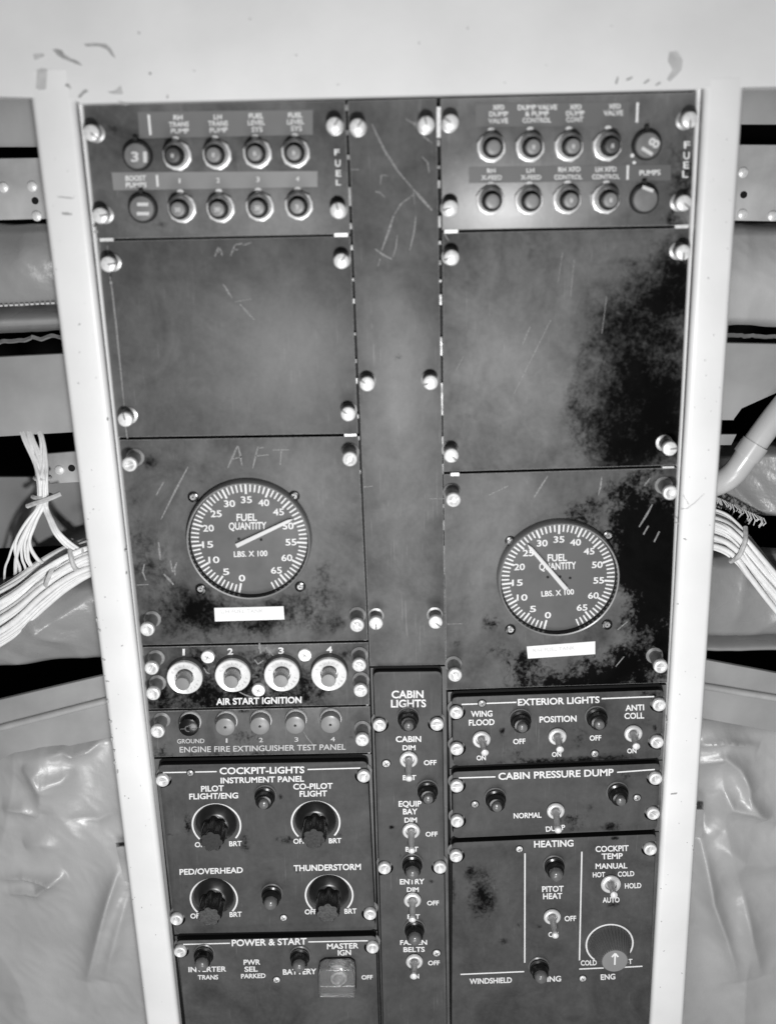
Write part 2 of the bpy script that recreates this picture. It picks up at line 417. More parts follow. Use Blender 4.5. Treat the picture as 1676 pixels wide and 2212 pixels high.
# ------------------------------------------------------------------ panel builder
T_PLATE = .006
def corners(pts, h): return [UV(px, py, h) for (px, py) in pts]
def loc_px(org, c, x, y, h=0):
    u, v = UV(*q(c, x, y), h); return (u - org[0], v - org[1])
def blob(org, c, x, y, rx, ry, s, h=0):
    u, v = loc_px(org, c, x, y, h); u2, _ = loc_px(org, c, x + rx, y, h); _, v2 = loc_px(org, c, x, y + ry, h)
    return (u, v, abs(u2 - u), abs(v2 - v), s)
def flat_panel(name, label, pts, matargs, cat="panel", scratches=(), thick=.0025, group=None, rim=True):
    C4 = corners(pts, 0); cu = sum(p[0] for p in C4) / 4; cv = sum(p[1] for p in C4) / 4
    t = thing(name, label, cat, (cu, cv, 0), group)
    org = (cu, cv)
    for key in ('blobs', 'pale'):
        if key in matargs: matargs[key] = [blob(org, *b) for b in matargs[key]]
    mt = panel_mat(name + "_paint", **matargs)
    bm = bmesh.new()
    poly(bm, [(p[0] - cu, p[1] - cv) for p in C4], -thick, 0, bevel=.00045, mi=0, side=2, bmi=1)  # pale bevel: light along the panel edges painted into the colour
    for sc in scratches:
        c, wd, pp = sc[:3]; p = [loc_px(org, c, *xy) for xy in pp]
        strip(bm, p, wd, -.0004, .00006, mi=1, taper=True)
    obj("face_plate", bm, [mt, SCR_LIT_EDGE, mat("plate_edge", .02, .5), ], t, (cu, cv, 0), 30)
    return t, org
def notched(C4, notches, rc=.0035, rn=.0058):
    """outline TL,TR,BR,BL with rounded corners and open screw notches [(side, u, v)]"""
    TL, TR, BR, BL = [Vector(p) for p in C4]
    out = []
    def corner(p, a, b):
        da = (a - p).normalized() * rc; db = (b - p).normalized() * rc
        for k in range(6):
            t = k / 5; out.append(tuple((p + da) * (1 - t) ** 2 + p * 2 * t * (1 - t) + (p + db) * t * t))
    def edge(a, b, side):
        ns = sorted([n for n in notches if n[0] == side], key=lambda n: -n[2] if side == 'R' else n[2])
        for (_, u, v) in ns:
            def eu(vv): return a.x + (b.x - a.x) * (vv - a.y) / (b.y - a.y)
            s = 1 if side == 'R' else -1          # R runs downwards, L upwards
            out.append((eu(v + s * rn), v + s * rn))
            if side == 'R':
                for k in range(13):
                    an = R(90 + 180 * k / 12); out.append((u + rn * math.cos(an), v + rn * math.sin(an)))
            else:
                for k in range(13):
                    an = R(-90 + 180 * k / 12); out.append((u + rn * math.cos(an), v + rn * math.sin(an)))
            out.append((eu(v - s * rn), v - s * rn))
    corner(TL, BL, TR); corner(TR, TL, BR); edge(TR, BR, 'R'); corner(BR, TR, BL); corner(BL, BR, TL); edge(BL, TL, 'L')
    return out
def light_panel(name, label, base, plate, notches, matargs, group=None, rn=.0058):
    matargs['base'] *= .86
    B4 = corners(base, 0); C4 = corners(plate, T_PLATE)
    cu = sum(p[0] for p in B4) / 4; cv = sum(p[1] for p in B4) / 4; org = (cu, cv)
    t = thing(name, label, "panel", (cu, cv, 0), group)
    for key in ('blobs', 'pale'):
        if key in matargs: matargs[key] = [blob(org, *b, h=T_PLATE) for b in matargs[key]]
    mt = panel_mat(name + "_paint", **matargs)
    bm = bmesh.new(); poly(bm, [(p[0] - cu, p[1] - cv) for p in B4], -.0025, 0, bevel=.0003, side=1)
    gk = [(C4[0][0] - .0007, C4[0][1] + .0018), (C4[1][0] + .0007, C4[1][1] + .0018), (C4[2][0] + .0006, C4[2][1] - .0005), (C4[3][0] - .0006, C4[3][1] - .0005)]
    gk = notched(gk, [], rc=.0042)
    poly(bm, [(p[0] - cu, p[1] - cv) for p in gk], -.001, .0003, mi=2)
    obj("base_plate", bm, [mat("base_plate_paint", .10, .4, nz=.3, nscale=60), mat("plate_edge", .02, .5), BLACK], t, (cu, cv, 0), 30)
    ns = []
    for (s, px, py) in notches:
        u, v = UV(px, py, T_PLATE + .002); ns.append((s, u + (.0008 if s == 'L' else -.0008), v))
    out = notched(C4, ns, rn=rn)
    bm = bmesh.new(); poly(bm, [(p[0] - cu, p[1] - cv) for p in out], .0005, T_PLATE, bevel=.0005, mi=0, side=1)
    obj("face_plate", bm, [mt, BLACK], t, (cu, cv, 0), 30)
    for (s, px, py) in notches: screw(t, px, py, .0095, 'stud', .0)
    return t, org
def lettering(t, org, items, w, bars=(), dots=(), arcs=(), name="lettering", m=None, offset=.024):
    for it in items:
        a = UV(*q(it[1], it[2], it[3]), w); b2 = bmesh.new()
        ptext(b2, it[0], it[1], it[2], it[3], it[4], it[5], it[6], w + .00012, a, offset=offset)
        obj(name, b2, m or WHITE, t, (a[0], a[1], 0), 0)
    for (c, x0, y0, x1, y1, wd) in bars:
        a = UV(*q(c, x0, y0), w); b = UV(*q(c, x1, y1), w); wu = abs(UV(*q(c, x0 + wd, y0), w)[0] - a[0]); b2 = bmesh.new()
        strip(b2, [(0, 0), (b[0] - a[0], b[1] - a[1])], wu, w - .0001, w + .00012)
        obj("rule_line", b2, m or WHITE, t, (a[0], a[1], 0), 0)
    for (c, x, y, rx, ry) in dots:
        a = UV(*q(c, x, y), w); du = abs(UV(*q(c, x + rx, y), w)[0] - a[0]); dv = abs(UV(*q(c, x, y + ry), w)[1] - a[1]); b2 = bmesh.new()
        poly(b2, [(du * math.cos(k * math.pi / 8), dv * math.sin(k * math.pi / 8)) for k in range(16)], w - .0001, w + .0003)
        obj("index_mark", b2, m or WHITE, t, (a[0], a[1], 0), 0)
    for (c, x, y, r, a0, a1, wd) in arcs:
        a = UV(*q(c, x, y), w); wu = abs(UV(*q(c, x + wd, y), w)[0] - a[0]); b2 = bmesh.new()
        strip(b2, arc_pts(c, x, y, r, a0, a1, w, a), wu, w - .0001, w + .00012)
        obj("scale_arc", b2, m or WHITE, t, (a[0], a[1], 0), 0)
def label_strip(t, org, c, pts, tone, name="label_strip"):
    bm = bmesh.new(); poly(bm, [loc_px(org, c, *p) for p in pts], -.0002, .00016, bevel=.0001, seg=1)
    return obj(name, bm, mat("strip_%d" % int(tone * 1000), tone, .35, nz=.12, nscale=40), t, (org[0], org[1], 0), 30)

# ------------------------------------------------------------------ setting behind the console
bm = bmesh.new(); box(bm, -1.6, 1.6, -1.6, 1.4, -.32, -.30)
o = obj("bulkhead_wall", bm, mat("bulkhead_black", .004, .8, spec=.1), None, None, 0); o['kind'] = 'structure'

# ------------------------------------------------------------------ console frame
HR = .013
c_org = W(838, 1100)
console = thing("console_frame", "pale painted metal frame with chipped corners around all the dark panels", "frame", (c_org.x, c_org.z, 0))
def ext(a, b, y):                                # point on the line a-b at picture height y
    t = (y - a[1]) / (b[1] - a[1]); return (a[0] + (b[0] - a[0]) * t, y)
def rail(outer, inner, foot, sgn, y0, y1, chips):
    """rail with a rounded cross-section: outer edge / inner crest on height HR, foot on the panel plane"""
    bm = bmesh.new(); rings = []
    for y in (y0, y1):
        o_ = Vector(UV(*ext(*outer, y), HR)); i_ = Vector(UV(*ext(*inner, y), HR)); f_ = Vector(UV(*ext(*foot, y), 0.0006))
        s = sgn                                   # +1: inner side is to the right
        sec = [(o_.x - s * .0006, -.020), (o_.x - s * .0006, HR - .0045), (o_.x - s * .0001, HR - .0020), (o_.x + s * .0013, HR - .0004), (o_.x + s * .0030, HR),
               (i_.x - s * .0030, HR), (i_.x - s * .0012, HR - .0004), (i_.x, HR - .0018), (i_.x + s * .0004, HR - .0042)]
        fx = f_.x
        sec += [(i_.x * .55 + fx * .45, .0062), (fx - s * .0016, .0030), (fx - s * .0004, .0026), (fx, .0018), (fx, -.020)]
        rings.append([bm.verts.new((p[0] - c_org.x, (o_.y + i_.y) / 2 - c_org.z, p[1])) for p in sec])
    n = len(rings[0])
    for k in range(n - 1): bm.faces.new((rings[0][k], rings[0][k + 1], rings[1][k + 1], rings[1][k]))
    bm.faces.new(rings[0]); bm.faces.new(rings[1][::-1])
    for (c, pts, tone) in chips:
        poly(bm, [(u - c_org.x, v - c_org.z) for u, v in (UV(*q(c, *p), HR) for p in pts)], HR - .0005, HR + .00008, mi=tone)
    return obj("side_rail", bm, [CREAM, CHIP, SMUDGE], console, (c_org.x, c_org.z, 0), 50)
def flake(c, x, y, rx, ry, seed, ang=0, n=13):
    rr = random.Random(seed); out = []
    for k in range(n):
        a = 2 * math.pi * k / n; s = .55 + .6 * rr.random()
        dx, dy = rx * s * math.cos(a), ry * s * math.sin(a)
        out.append((x + dx * math.cos(ang) - dy * math.sin(ang), y + dx * math.sin(ang) + dy * math.cos(ang)))
    return (c, out, 1)
chL = [flake('A', 335, 368, 26, 14, 2, .7), flake('T', 425, 85, 18, 30, 3, .4),
       ('A', [(400, 440), (440, 395), (462, 392), (470, 405), (440, 425), (415, 452)], 1),
       flake('T', 312, 880, 42, 9, 5, .05), flake('T', 300, 775, 60, 5, 6, .1)]
cl2 = []
for k, (x, y, rx, ry) in enumerate([(176, 1192, 3, 7), (208, 1340, 3, 5), (212, 1362, 4, 4), (222, 1425, 4, 3), (230, 1472, 5, 2.5), (231, 1515, 3, 5), (237, 1560, 4, 5), (240, 1598, 3, 6), (245, 1622, 4, 4), (246, 1648, 3, 5), (252, 1668, 2.5, 6), (268, 1720, 2, 2), (262, 1395, 3, 2), (270, 1190, 4, 3), (271, 1238, 2, 3), (205, 500, 5, 4), (238, 610, 3, 3), (170, 700, 3, 2), (230, 905, 2.5, 5), (276, 1725, 2, 2), (225, 1290, 2, 2), (200, 1100, 2, 2)]):
    cl2.append(flake('P', x + 2, y, rx, ry, 20 + k, n=9))
def specks(outer, inner, n, seed):
    rr = random.Random(seed); out = []
    for k in range(n):
        y = rr.uniform(240, 2180); a = ext(*outer, y)[0]; b = ext(*inner, y)[0]; t = rr.random() ** 1.6 * .9 + .04
        x = a + (b - a) * t; f = flake('P', x, y, rr.uniform(.6, 2.0), rr.uniform(.6, 2.6), seed + k, rr.uniform(0, 3), n=8); out.append((f[0], f[1], 2 if rr.random() < .7 else 1))
    return out
rail(((80, 323), (304, 2118)), ((160, 227), (374.5, 2116)), ((206, 480), (378, 2116)), 1, 150, 2420, chL[3:] + cl2 + specks(((80, 323), (304, 2118)), ((160, 227), (374.5, 2116)), 46, 300))
chR = [flake('P', 1463, 1130, 5, 1.6, 60, .2), flake('P', 1455, 1715, 9, 2.4, 61, -.1), ('U', [(95, 755), (140, 745), (200, 700), (262, 640), (265, 644), (200, 708), (142, 752)], 2),
       ('U', [(112, 655), (120, 660), (155, 720), (148, 722)], 2), flake('U', 125, 968, 16, 6, 62, .4), flake('P', 1500, 880, 2, 1, 63), flake('P', 1570, 300, 1.5, 1.5, 64), flake('P', 1440, 1560, 2, 4, 65), flake('P', 1530, 600, 2, 2, 66), flake('P', 1468, 1500, 1.5, 1.5, 67)]
rail(((1606.7, 193), (1483.7, 2097)), ((1526, 173), (1411.8, 2114.6)), ((1504, 197), (1409, 2114.6)), -1, 168, 2420, chR + specks(((1606.7, 193), (1483.7, 2097)), ((1526, 173), (1411.8, 2114.6)), 40, 400))
# top rail
bm = bmesh.new()
up = [(-4 + 70, -140), (1630, -160)]; low = [(50, 231), (1616, 188)]
HT = HR - .00012
pts = [UV(-200, -160, HT), UV(1880, -160, HT), UV(1880, 182, HT), UV(1530, 189, HT), UV(1500, 191.5, HT), UV(170, 224, HT), UV(150, 208, HT), UV(-200, 206, HT)]
poly(bm, [(u - c_org.x, v - c_org.z) for u, v in pts], -.02, HT, bevel=.0010, seg=3)
for (c, p, tn) in [('A', [(230, 122), (262, 118), (292, 128), (312, 158), (345, 180), (400, 200), (432, 232), (395, 222), (340, 200), (295, 182), (262, 160)], 1),
                   ('A', [(440, 86), (520, 80), (590, 86), (625, 118), (656, 182), (630, 165), (595, 120), (540, 100), (460, 102)], 1),
                   ('A', [(125, 260), (160, 250), (195, 255), (190, 330), (185, 390), (150, 396), (118, 385)], 2),
                   ('A', [(600, 410), (650, 400), (690, 365), (700, 400), (705, 425), (660, 425), (625, 420)], 2),
                   ('A', [(100, 155), (160, 150), (180, 165), (110, 195)], 2),
                   ('A', [(668, 465), (705, 478), (760, 488), (720, 500), (690, 482)], 1),
                   flake('A', 888, 285, 14, 10, 31), flake('A', 1005, 442, 8, 14, 32), chL[0], chL[2],
                   *[flake('P', *xy, 25 + i, .4 * i, 9) for i, xy in enumerate([(640, 118, 3, 1.5), (905, 92, 2, 3), (420, 152, 2, 2), (1180, 140, 3, 1.2), (1010, 60, 4, 1.5), (300, 70, 2, 4), (1320, 55, 2, 2), (730, 182, 3, 1.3), (1090, 178, 2, 1.2), (540, 40, 2, 2)])],
                   ('P', [(1445, 112), (1462, 110), (1474, 128), (1472, 150), (1458, 165), (1446, 176), (1440, 170), (1452, 150), (1442, 130)], 2),
                   ('P', [(1328, 178), (1333, 165), (1336, 166), (1332, 182)], 1), ('P', [(1352, 170), (1366, 164), (1366, 168), (1354, 174)], 1), ('P', [(1390, 178), (1400, 170), (1404, 172), (1392, 181)], 1), ('P', [(1415, 182), (1424, 176), (1428, 178), (1418, 185)], 1)]:
    poly(bm, [(u - c_org.x, v - c_org.z) for u, v in (UV(*q(c, *xy), HT) for xy in p)], HT - .0005, HT + .00022, mi=tn)
obj("top_rail", bm, [CREAM, CHIP, SMUDGE], console, (c_org.x, c_org.z, 0), 40)
bm = bmesh.new(); b4 = corners([(120, 150), (1560, 130), (1440, 2450), (380, 2450)], -.006)
poly(bm, [(u - c_org.x, v - c_org.z) for u, v in b4], -.009, -.006)
obj("backing_plate", bm, BLACK, console, (c_org.x, c_org.z, 0), 0)
# pale shims that show in the gaps between the panels
for (c, x0, y0, x1, y1, wd) in [('B', 1494, 195, 1494, 403, 26), ('B', 790, 1061, 882, 1059, 24), ('A', 548, 1408, 640, 1406, 22), ('C', 125, 755, 191, 753, 17), ('C', 1256, 731, 1321, 729, 16),
                                ('E', 1415, 97, 1487, 95, 13), ('F', 190, 146, 240, 145, 20), ('F', 1460, 104, 1530, 102, 12)]:
    bm = bmesh.new(); a = loc_px((c_org.x, c_org.z), c, x0, y0, 0); b = loc_px((c_org.x, c_org.z), c, x1, y1, 0)
    wu = abs(loc_px((c_org.x, c_org.z), c, x0 + wd, y0, 0)[0] - a[0]); strip(bm, [a, b], wu, -.004, .0003)
    obj("shim", bm, HEAD, console, (c_org.x, c_org.z, 0), 0)
# slotted fastener strips seen through the vertical gaps
rr = random.Random(4)
for (a, b) in [((748, 225), (821, 2300)), ((947, 300), (969.5, 2300))]:
    y = a[1]
    while y < 2250:
        ln = rr.uniform(6, 70) if rr.random() < .6 else rr.uniform(4, 12)
        p0 = loc_px((c_org.x, c_org.z), 'P', *ext(a, b, y), -.001); p1 = loc_px((c_org.x, c_org.z), 'P', *ext(a, b, y + ln), -.001)
        bm = bmesh.new(); strip(bm, [p0, p1], .0016, -.0062, -.0010); y += ln + rr.uniform(25, 70)
        obj("fastener_strip", bm, mat("fastener_strip_grey", .22, .4, metal=.3, nz=.5, nscale=200), console, (c_org.x, c_org.z, 0), 0)

# ------------------------------------------------------------------ fuel pump panel (upper left)
t, org = flat_panel("fuel_pump_panel", "grey panel of BOOST PUMPS and TRANS PUMP push buttons beside the left rail", [(176, 226), (745, 215), (756.5, 505), (204, 516)],
                    dict(base=.115, rough=.3, blobs=[('A', 640, 660, 80, 60, .75), ('A', 960, 1310, 110, 40, .5)]))
label_strip(t, org, 'S', [(240, 90), (1555, 75), (1555, 262), (255, 290)], .15)
label_strip(t, org, 'S', [(45, 545), (1590, 535), (1590, 655), (60, 680)], .22)
lettering(t, org, [("RH", 'S', 510, 152, 578, 150, 38), ("TRANS", 'S', 475, 204, 625, 200, 38), ("PUMP", 'S', 490, 252, 625, 250, 36),
    ("LH", 'S', 812, 147, 872, 145, 36), ("TRANS", 'S', 770, 197, 918, 195, 38), ("PUMP", 'S', 782, 247, 915, 243, 36),
    ("FUEL", 'S', 1075, 140, 1185, 138, 38), ("LEVEL", 'S', 1068, 190, 1197, 187, 36), ("SYS", 'S', 1095, 242, 1178, 240, 38),
    ("FUEL", 'S', 1370, 135, 1478, 133, 38), ("LEVEL", 'S', 1362, 185, 1490, 182, 36), ("SYS", 'S', 1390, 235, 1473, 233, 38),
    ("BOOST", 'S', 150, 608, 303, 606, 38), ("PUMPS", 'S', 152, 658, 308, 656, 36),
    ("1", 'S', 549, 625, 562, 625, 34), ("2", 'S', 832, 622, 856, 622, 36), ("3", 'S', 1131, 616, 1155, 616, 36), ("4", 'S', 1427, 610, 1453, 610, 34),
    ("F", 'B', 790, 520, 825, 520, 40), ("U", 'B', 795, 597, 832, 597, 45), ("E", 'B', 800, 664, 835, 664, 42), ("L", 'B', 800, 724, 835, 724, 38)], .0001,
    bars=[('S', 323, 112, 338, 265, 18), ('S', 385, 565, 392, 652, 16)],
    dots=[('S', x, y, 25, 17) for x, y in ((525, 292), (820, 285), (1120, 277), (1418, 268), (560, 690), (850, 685), (1143, 678), (1440, 672))])
selector(t, 'A', 800, 840, 790, 722, []); 
o = [x for x in t.children if x.name.startswith("selector_knob")][-1]
def knob_text(o, items):
    u, v = WLOC[o.name].x, WLOC[o.name].z; bm = bmesh.new()
    for it in items: ptext(bm, it[0], it[1], it[2], it[3], it[4], it[5], it[6], .00712, (u, v), offset=.03)
    for ch in list(o.children):
        if ch.name.startswith("knob_marking"): bpy.data.objects.remove(ch)
    obj("knob_marking", bm, mat("cap_marking", .6, .5), o, (u, v, 0), 0)
knob_text(o, [("3", 'S', 192, 463, 248, 462, 72), ("1", 'S', 284, 468, 312, 467, 78)])
selector(t, 'A', 836, 1195, 828, 1085, [])
knob_text([x for x in t.children if x.name.startswith("selector_knob")][-1], [("1", 'S', 240, 772, 240, 798, 80), ("1", 'S', 238, 842, 238, 868, 88)])
for (x, y, d, tn) in ((535, 420, "8", 1), (835, 415, "8", 0), (1138, 405, "8", 0), (1425, 400, "8", 0), (572, 817, "20", 0), (862, 815, "20", 0), (1157, 805, "20", 0), (1450, 795, "5", 0)):
    push_button(t, 'S', x, y, tone=tn, digits=d)
for p in ((196, 286), (215.6, 465.4), (722, 270), (730, 454)): screw(t, *p, .0125)

# ------------------------------------------------------------------ fuel valve panel (upper right)
t, org = flat_panel("fuel_valve_panel", "grey panel of DUMP VALVE and X-FEED push buttons beside the right rail", [(951, 211), (1506, 197), (1496, 486), (954.5, 497)],
                    dict(base=.115, rough=.28, spec=.8, blobs=[('C', 1300, 480, 170, 330, .62), ('C', 1230, 700, 260, 70, .6), ('C', 1340, 150, 90, 110, .5)], pale=[('C', 150, 640, 280, 260, .55), ('C', 90, 150, 160, 160, .2)]))  # pale blob at lower left paints the gloss glow into the colour
label_strip(t, org, 'R', [(30, 60), (1290, 40), (1290, 238), (30, 246)], .125)
label_strip(t, org, 'C', [(245, 437), (1236, 425), (1236, 503), (245, 516)], .12)
lettering(t, org, [("XFD", 'R', 170, 108, 265, 106, 40), ("DUMP", 'R', 143, 162, 297, 160, 40), ("VALVE", 'R', 135, 218, 298, 216, 40),
    ("DUMP VALVE", 'R', 377, 108, 698, 105, 40), ("& PUMP", 'R', 437, 160, 630, 157, 40), ("CONTROL", 'R', 415, 213, 648, 210, 40),
    ("XFD", 'R', 800, 105, 898, 103, 40), ("DUMP", 'R', 772, 157, 922, 153, 40), ("CONT", 'R', 772, 208, 912, 205, 40),
    ("XFD", 'R', 1120, 100, 1218, 97, 40), ("VALVE", 'R', 1078, 155, 1238, 152, 42),
    ("RH", 'R', 125, 625, 193, 623, 36), ("X-FEED", 'R', 78, 682, 245, 680, 38), ("LH", 'R', 448, 623, 512, 621, 36), ("X-FEED", 'R', 400, 680, 567, 678, 38),
    ("RH XFD", 'R', 708, 617, 888, 613, 40), ("CONTROL", 'R', 675, 678, 903, 675, 38), ("LH XFD", 'R', 1012, 615, 1183, 612, 40), ("CONTROL", 'R', 985, 675, 1210, 672, 38),
    ("PUMPS", 'R', 1372, 645, 1543, 640, 42), ("F", 'C', 1300, 345, 1330, 345, 34), ("U", 'C', 1298, 398, 1328, 398, 35), ("E", 'C', 1297, 444, 1325, 444, 34), ("L", 'C', 1292, 488, 1320, 488, 34)], .0001,
    bars=[('R', 1357, 48, 1350, 212, 20), ('R', 1277, 562, 1273, 680, 18)],
    dots=[('R', x, y, 28, 18) for x, y in ((158, 272), (478, 265), (795, 262), (1115, 255), (155, 717), (470, 713), (783, 705), (1100, 705))] + [('R', 1312, 482, 16, 16), ('R', 1328, 540, 14, 14)])
selector(t, 'C', 1120, 330, 1117, 243, [])
knob_text([x for x in t.children if x.name.startswith("selector_knob")][-1], [("1", 'R', 1466, 484, 1482, 458, 96), ("8", 'R', 1508, 430, 1545, 368, 84)])
selector(t, 'C', 1107, 595, 1105, 513, [])
knob_text([x for x in t.children if x.name.startswith("selector_knob")][-1], [("1", 'R', 1476, 785, 1486, 758, 90)])
for (x, y, d, tn) in ((355, 342, None, 0), (546, 340, "8", 0), (737, 337, "8", 0), (925, 335, "8", 1), (350, 602, None, 0), (540, 602, None, 0), (727, 598, "8", 0), (917, 596, "8", 0)):
    push_button(t, 'C', x, y, tone=tn, digits=d)
for p in ((973.6, 263.6), (973, 449), (1491, 257.8), (1478, 438)): screw(t, *p, .0125)

# ------------------------------------------------------------------ blank panels
t, org = flat_panel("blank_panel", "blank grey panel with a small scratched AFT beside the left rail", [(207, 520), (757, 509), (773.5, 936.5), (254, 945)],
                    dict(base=.10, rough=.3, dust=.18, pale=[('D', 1300, 800, 900, 700, .22), ('D', 1450, 480, 240, 160, .3)]),
                    scratches=[('D', .0012, [(1325, 158), (1340, 118), (1352, 92)]), ('D', .0012, [(1352, 92), (1366, 125), (1376, 152)]), ('D', .0009, [(1334, 130), (1370, 128)]),
                               ('D', .0010, [(1430, 155), (1448, 112), (1462, 76)]), ('D', .0009, [(1460, 78), (1485, 75), (1510, 70)]), ('D', .0008, [(1445, 115), (1480, 111)]), ('D', .0009, [(1515, 82), (1545, 72), (1572, 64)]),
                               ('D', .0012, [(612, 268), (632, 390), (660, 640), (690, 940), (715, 1190)]), ('D', .0010, [(600, 85), (603, 150)]), ('D', .0012, [(722, 1310), (735, 1390)]),
                               ('D', .0010, [(545, 70), (560, 380), (570, 470)]), ('D', .0012, [(1380, 345), (1410, 390), (1440, 440)]), ('D', .0012, [(1495, 480), (1540, 530), (1590, 585)]), ('D', .0006, [(1460, 465), (1570, 445)])])
for p in ((232.9, 570.7), (737.4, 563.8), (269.7, 907), (752, 895)): screw(t, *p, .0125)

t, org = flat_panel("stained_blank_panel", "blank panel with a big dark mottled patch beside the right rail", [(955.5, 502), (1497, 491), (1463, 1005), (957.5, 1019.5)],
                    dict(base=.105, rough=.32, dust=.3, grain=70, thr=.5, soft=1.15, blobs=[('P', 1460, 900, 260, 330, 1.45), ('P', 1380, 760, 200, 290, .85), ('P', 1330, 940, 170, 170, .5), ('P', 1420, 640, 150, 130, .4), ('P', 1480, 590, 130, 160, .75), ('P', 1150, 540, 60, 40, .7), ('P', 1330, 680, 120, 100, .5), ('P', 1010, 900, 60, 40, .35)],
                         pale=[('P', 1080, 900, 260, 200, .35), ('P', 1200, 600, 300, 150, .3)]),
                    scratches=[('P', .0008, [(1145, 705), (1128, 745)]), ('P', .0007, [(1190, 690), (1150, 770), (1110, 850)]), ('P', .0006, [(1240, 560), (1232, 640)]), ('P', .0006, [(1215, 545), (1205, 610)]), ('P', .001, [(958, 500), (964, 512), (970, 520)]), ('P', .0006, [(1310, 640), (1300, 720)]), ('P', .0006, [(985, 800), (1000, 770)])])
for p in ((975.5, 556.4), (1477, 545), (975, 985), (1448, 970)): screw(t, *p, .0135 if p[1] < 900 else .016)

t, org = flat_panel("centre_blank_panel", "long narrow scratched grey strip panel running down the middle", [(750.5, 216.5), (942.5, 210.5), (963, 1436.5), (799, 1440)],
                    dict(base=.112, rough=.3, dust=.2, pale=[('P', 850, 900, 160, 300, .3), ('P', 860, 350, 160, 160, .15)], blobs=[('P', 858, 770, 20, 16, .6)]),
                    scratches=[('B', .0013, [(1045, 310), (1075, 380), (1130, 490), (1220, 630), (1330, 760)]), ('B', .0018, [(1330, 760), (1380, 815), (1450, 895)]),
                               ('B', .0014, [(1190, 930), (1165, 1010), (1110, 1165)]), ('B', .0012, [(1065, 1155), (1120, 1195), (1180, 1225)]), ('B', .0010, [(1340, 930), (1330, 1030), (1300, 1165)]),
                               ('B', .0008, [(1320, 790), (1240, 850), (1190, 930)]), ('B', .0008, [(1100, 720), (1108, 655), (1150, 660)]), ('B', .0008, [(1065, 765), (1100, 775), (1130, 805)]),
                               ('B', .0010, [(1335, 290), (1350, 350), (1400, 400), (1450, 440)]), ('B', .0008, [(1270, 275), (1330, 310), (1360, 370)]), ('B', .0009, [(1380, 530), (1420, 570), (1430, 640)]), ('B', .0008, [(1215, 1060), (1205, 1150), (1185, 1210)]),
                               ('B', .0007, [(905, 618), (955, 618)]), ('P', .0008, [(785, 1052), (805, 1050)]), ('B', .0007, [(1325, 770), (1330, 850)]), ('B', .0008, [(1100, 1220), (1085, 1270)])])
for p in ((772.3, 273), (921, 267.8), (793, 830), (930, 827), (812, 1348), (941, 1346)): screw(t, *p, .0125 if p[1] < 900 else .014)

# ------------------------------------------------------------------ fuel quantity gauges
def gauge(t, c, x, y, rx, reading, tail, screws, bezel_r, txts, label):
    w = .0035                                                      # dial height
    u, v = UV(*q(c, x, y), w); u2, v2 = UV(*q(c, x + rx, y), w); rd = math.hypot(u2 - u, v2 - v)
    rb = rd * 1.07
    bm = bmesh.new()
    lathe(bm, [(rb * 1.012, -.0005), (rb * 1.012, .0030), (rb, .0075), (rb * .985, .0085), (rb * .965, .0082), (rb * .955, .0035), (rb * .94, .0015)], seg=96, mis=[1, 1, 1, 1, 0, 0, 0], cap=False)
    g = obj("fuel_gauge", bm, [GLOSSBLACK, mat("bezel_grey", .24, .35, metal=.2, nz=.2)], t, (u, v, 0), 40)
    g['label'] = label
    bm = bmesh.new(); lathe(bm, [(rb * .95, .001), (rb * .95, w - .0002), (rd * 1.01, w)], seg=96)
    obj("dial", bm, mat("dial_grey", .072, .5, nz=.06, nscale=60), g, (u, v, 0), 0)
    bm = bmesh.new(); K = 4.757; wt = w + .00015
    def pol(a, r): return (r * math.sin(R(a)), r * math.cos(R(a)))
    for k in range(0, 69):
        a = (k - 35) * K; maj = k % 5 == 0
        strip(bm, [pol(a, rd * (.825 if maj else .865)), pol(a, rd)], rd * (.034 if maj else .026), w - .0001, wt)
        if maj:
            s = str(k); hh = rd * .118; ww = rd * .095 * len(s) + (0 if len(s) > 1 else .0006); cx_, cy_ = pol(a, rd * .725)
            text(bm, s, (cx_ - ww / 2, cy_ - hh / 2), (cx_ + ww / 2, cy_ - hh / 2), (0, hh), wt, offset=.016)
    for it in txts: ptext(bm, it[0], c, *it[1:6], wt, (u, v), offset=.02)
    obj("dial_lettering", bm, mat("dial_white", .72, .6, nz=.05), g, (u, v, 0), 0)
    bm = bmesh.new()
    for (dx, dy) in ((-62, -5), (12, -8), (72, 0)):
        a = loc_px((u, v), c, x + dx, y + dy, w); lathe(bm, [(.0009, w - .0001), (.0009, wt)], c=a, seg=10)
    obj("dial_hole", bm, BLACK, g, (u, v, 0), 0)
    a = (reading - 35) * K
    tp = loc_px((u, v), c, *tail, w + .002); tip = pol(a, rd * .88); bm = bmesh.new()
    d = (Vector(tip) - Vector(tp)).normalized(); n = Vector((-d.y, d.x)) * rd * .040
    T0, T1 = Vector(tp), Vector(tip)
    poly(bm, [tuple(T0 - n), tuple(T1 - n * .75 - d * .004), tuple(T1), tuple(T1 + n * .75 - d * .004), tuple(T0 + n)], w + .0016, w + .0024, bevel=.0002)
    obj("needle", bm, mat("needle_white", .62, .5), g, (u, v, 0), 30)
    for (sx, sy) in screws:
        su, sv = UV(*q(c, sx, sy), 0); bm = bmesh.new(); r = .0032
        lathe(bm, [(r * 1.12, 0), (r * 1.12, .0004), (r, .0016), (r * .72, .0018), (r * .60, .0010), (r * .3, .0009)], seg=20, mis=[0, 0, 0, 0, 1, 1])
        for an in (.6, .6 + math.pi / 2): box(bm, -r * .5, r * .5, -r * .14, r * .14, .0008, .0014, mi=1, rot=an)
        obj("gauge_screw", bm, [GLOSSBLACK, BARREL], g, (su, sv, 0))
    return g
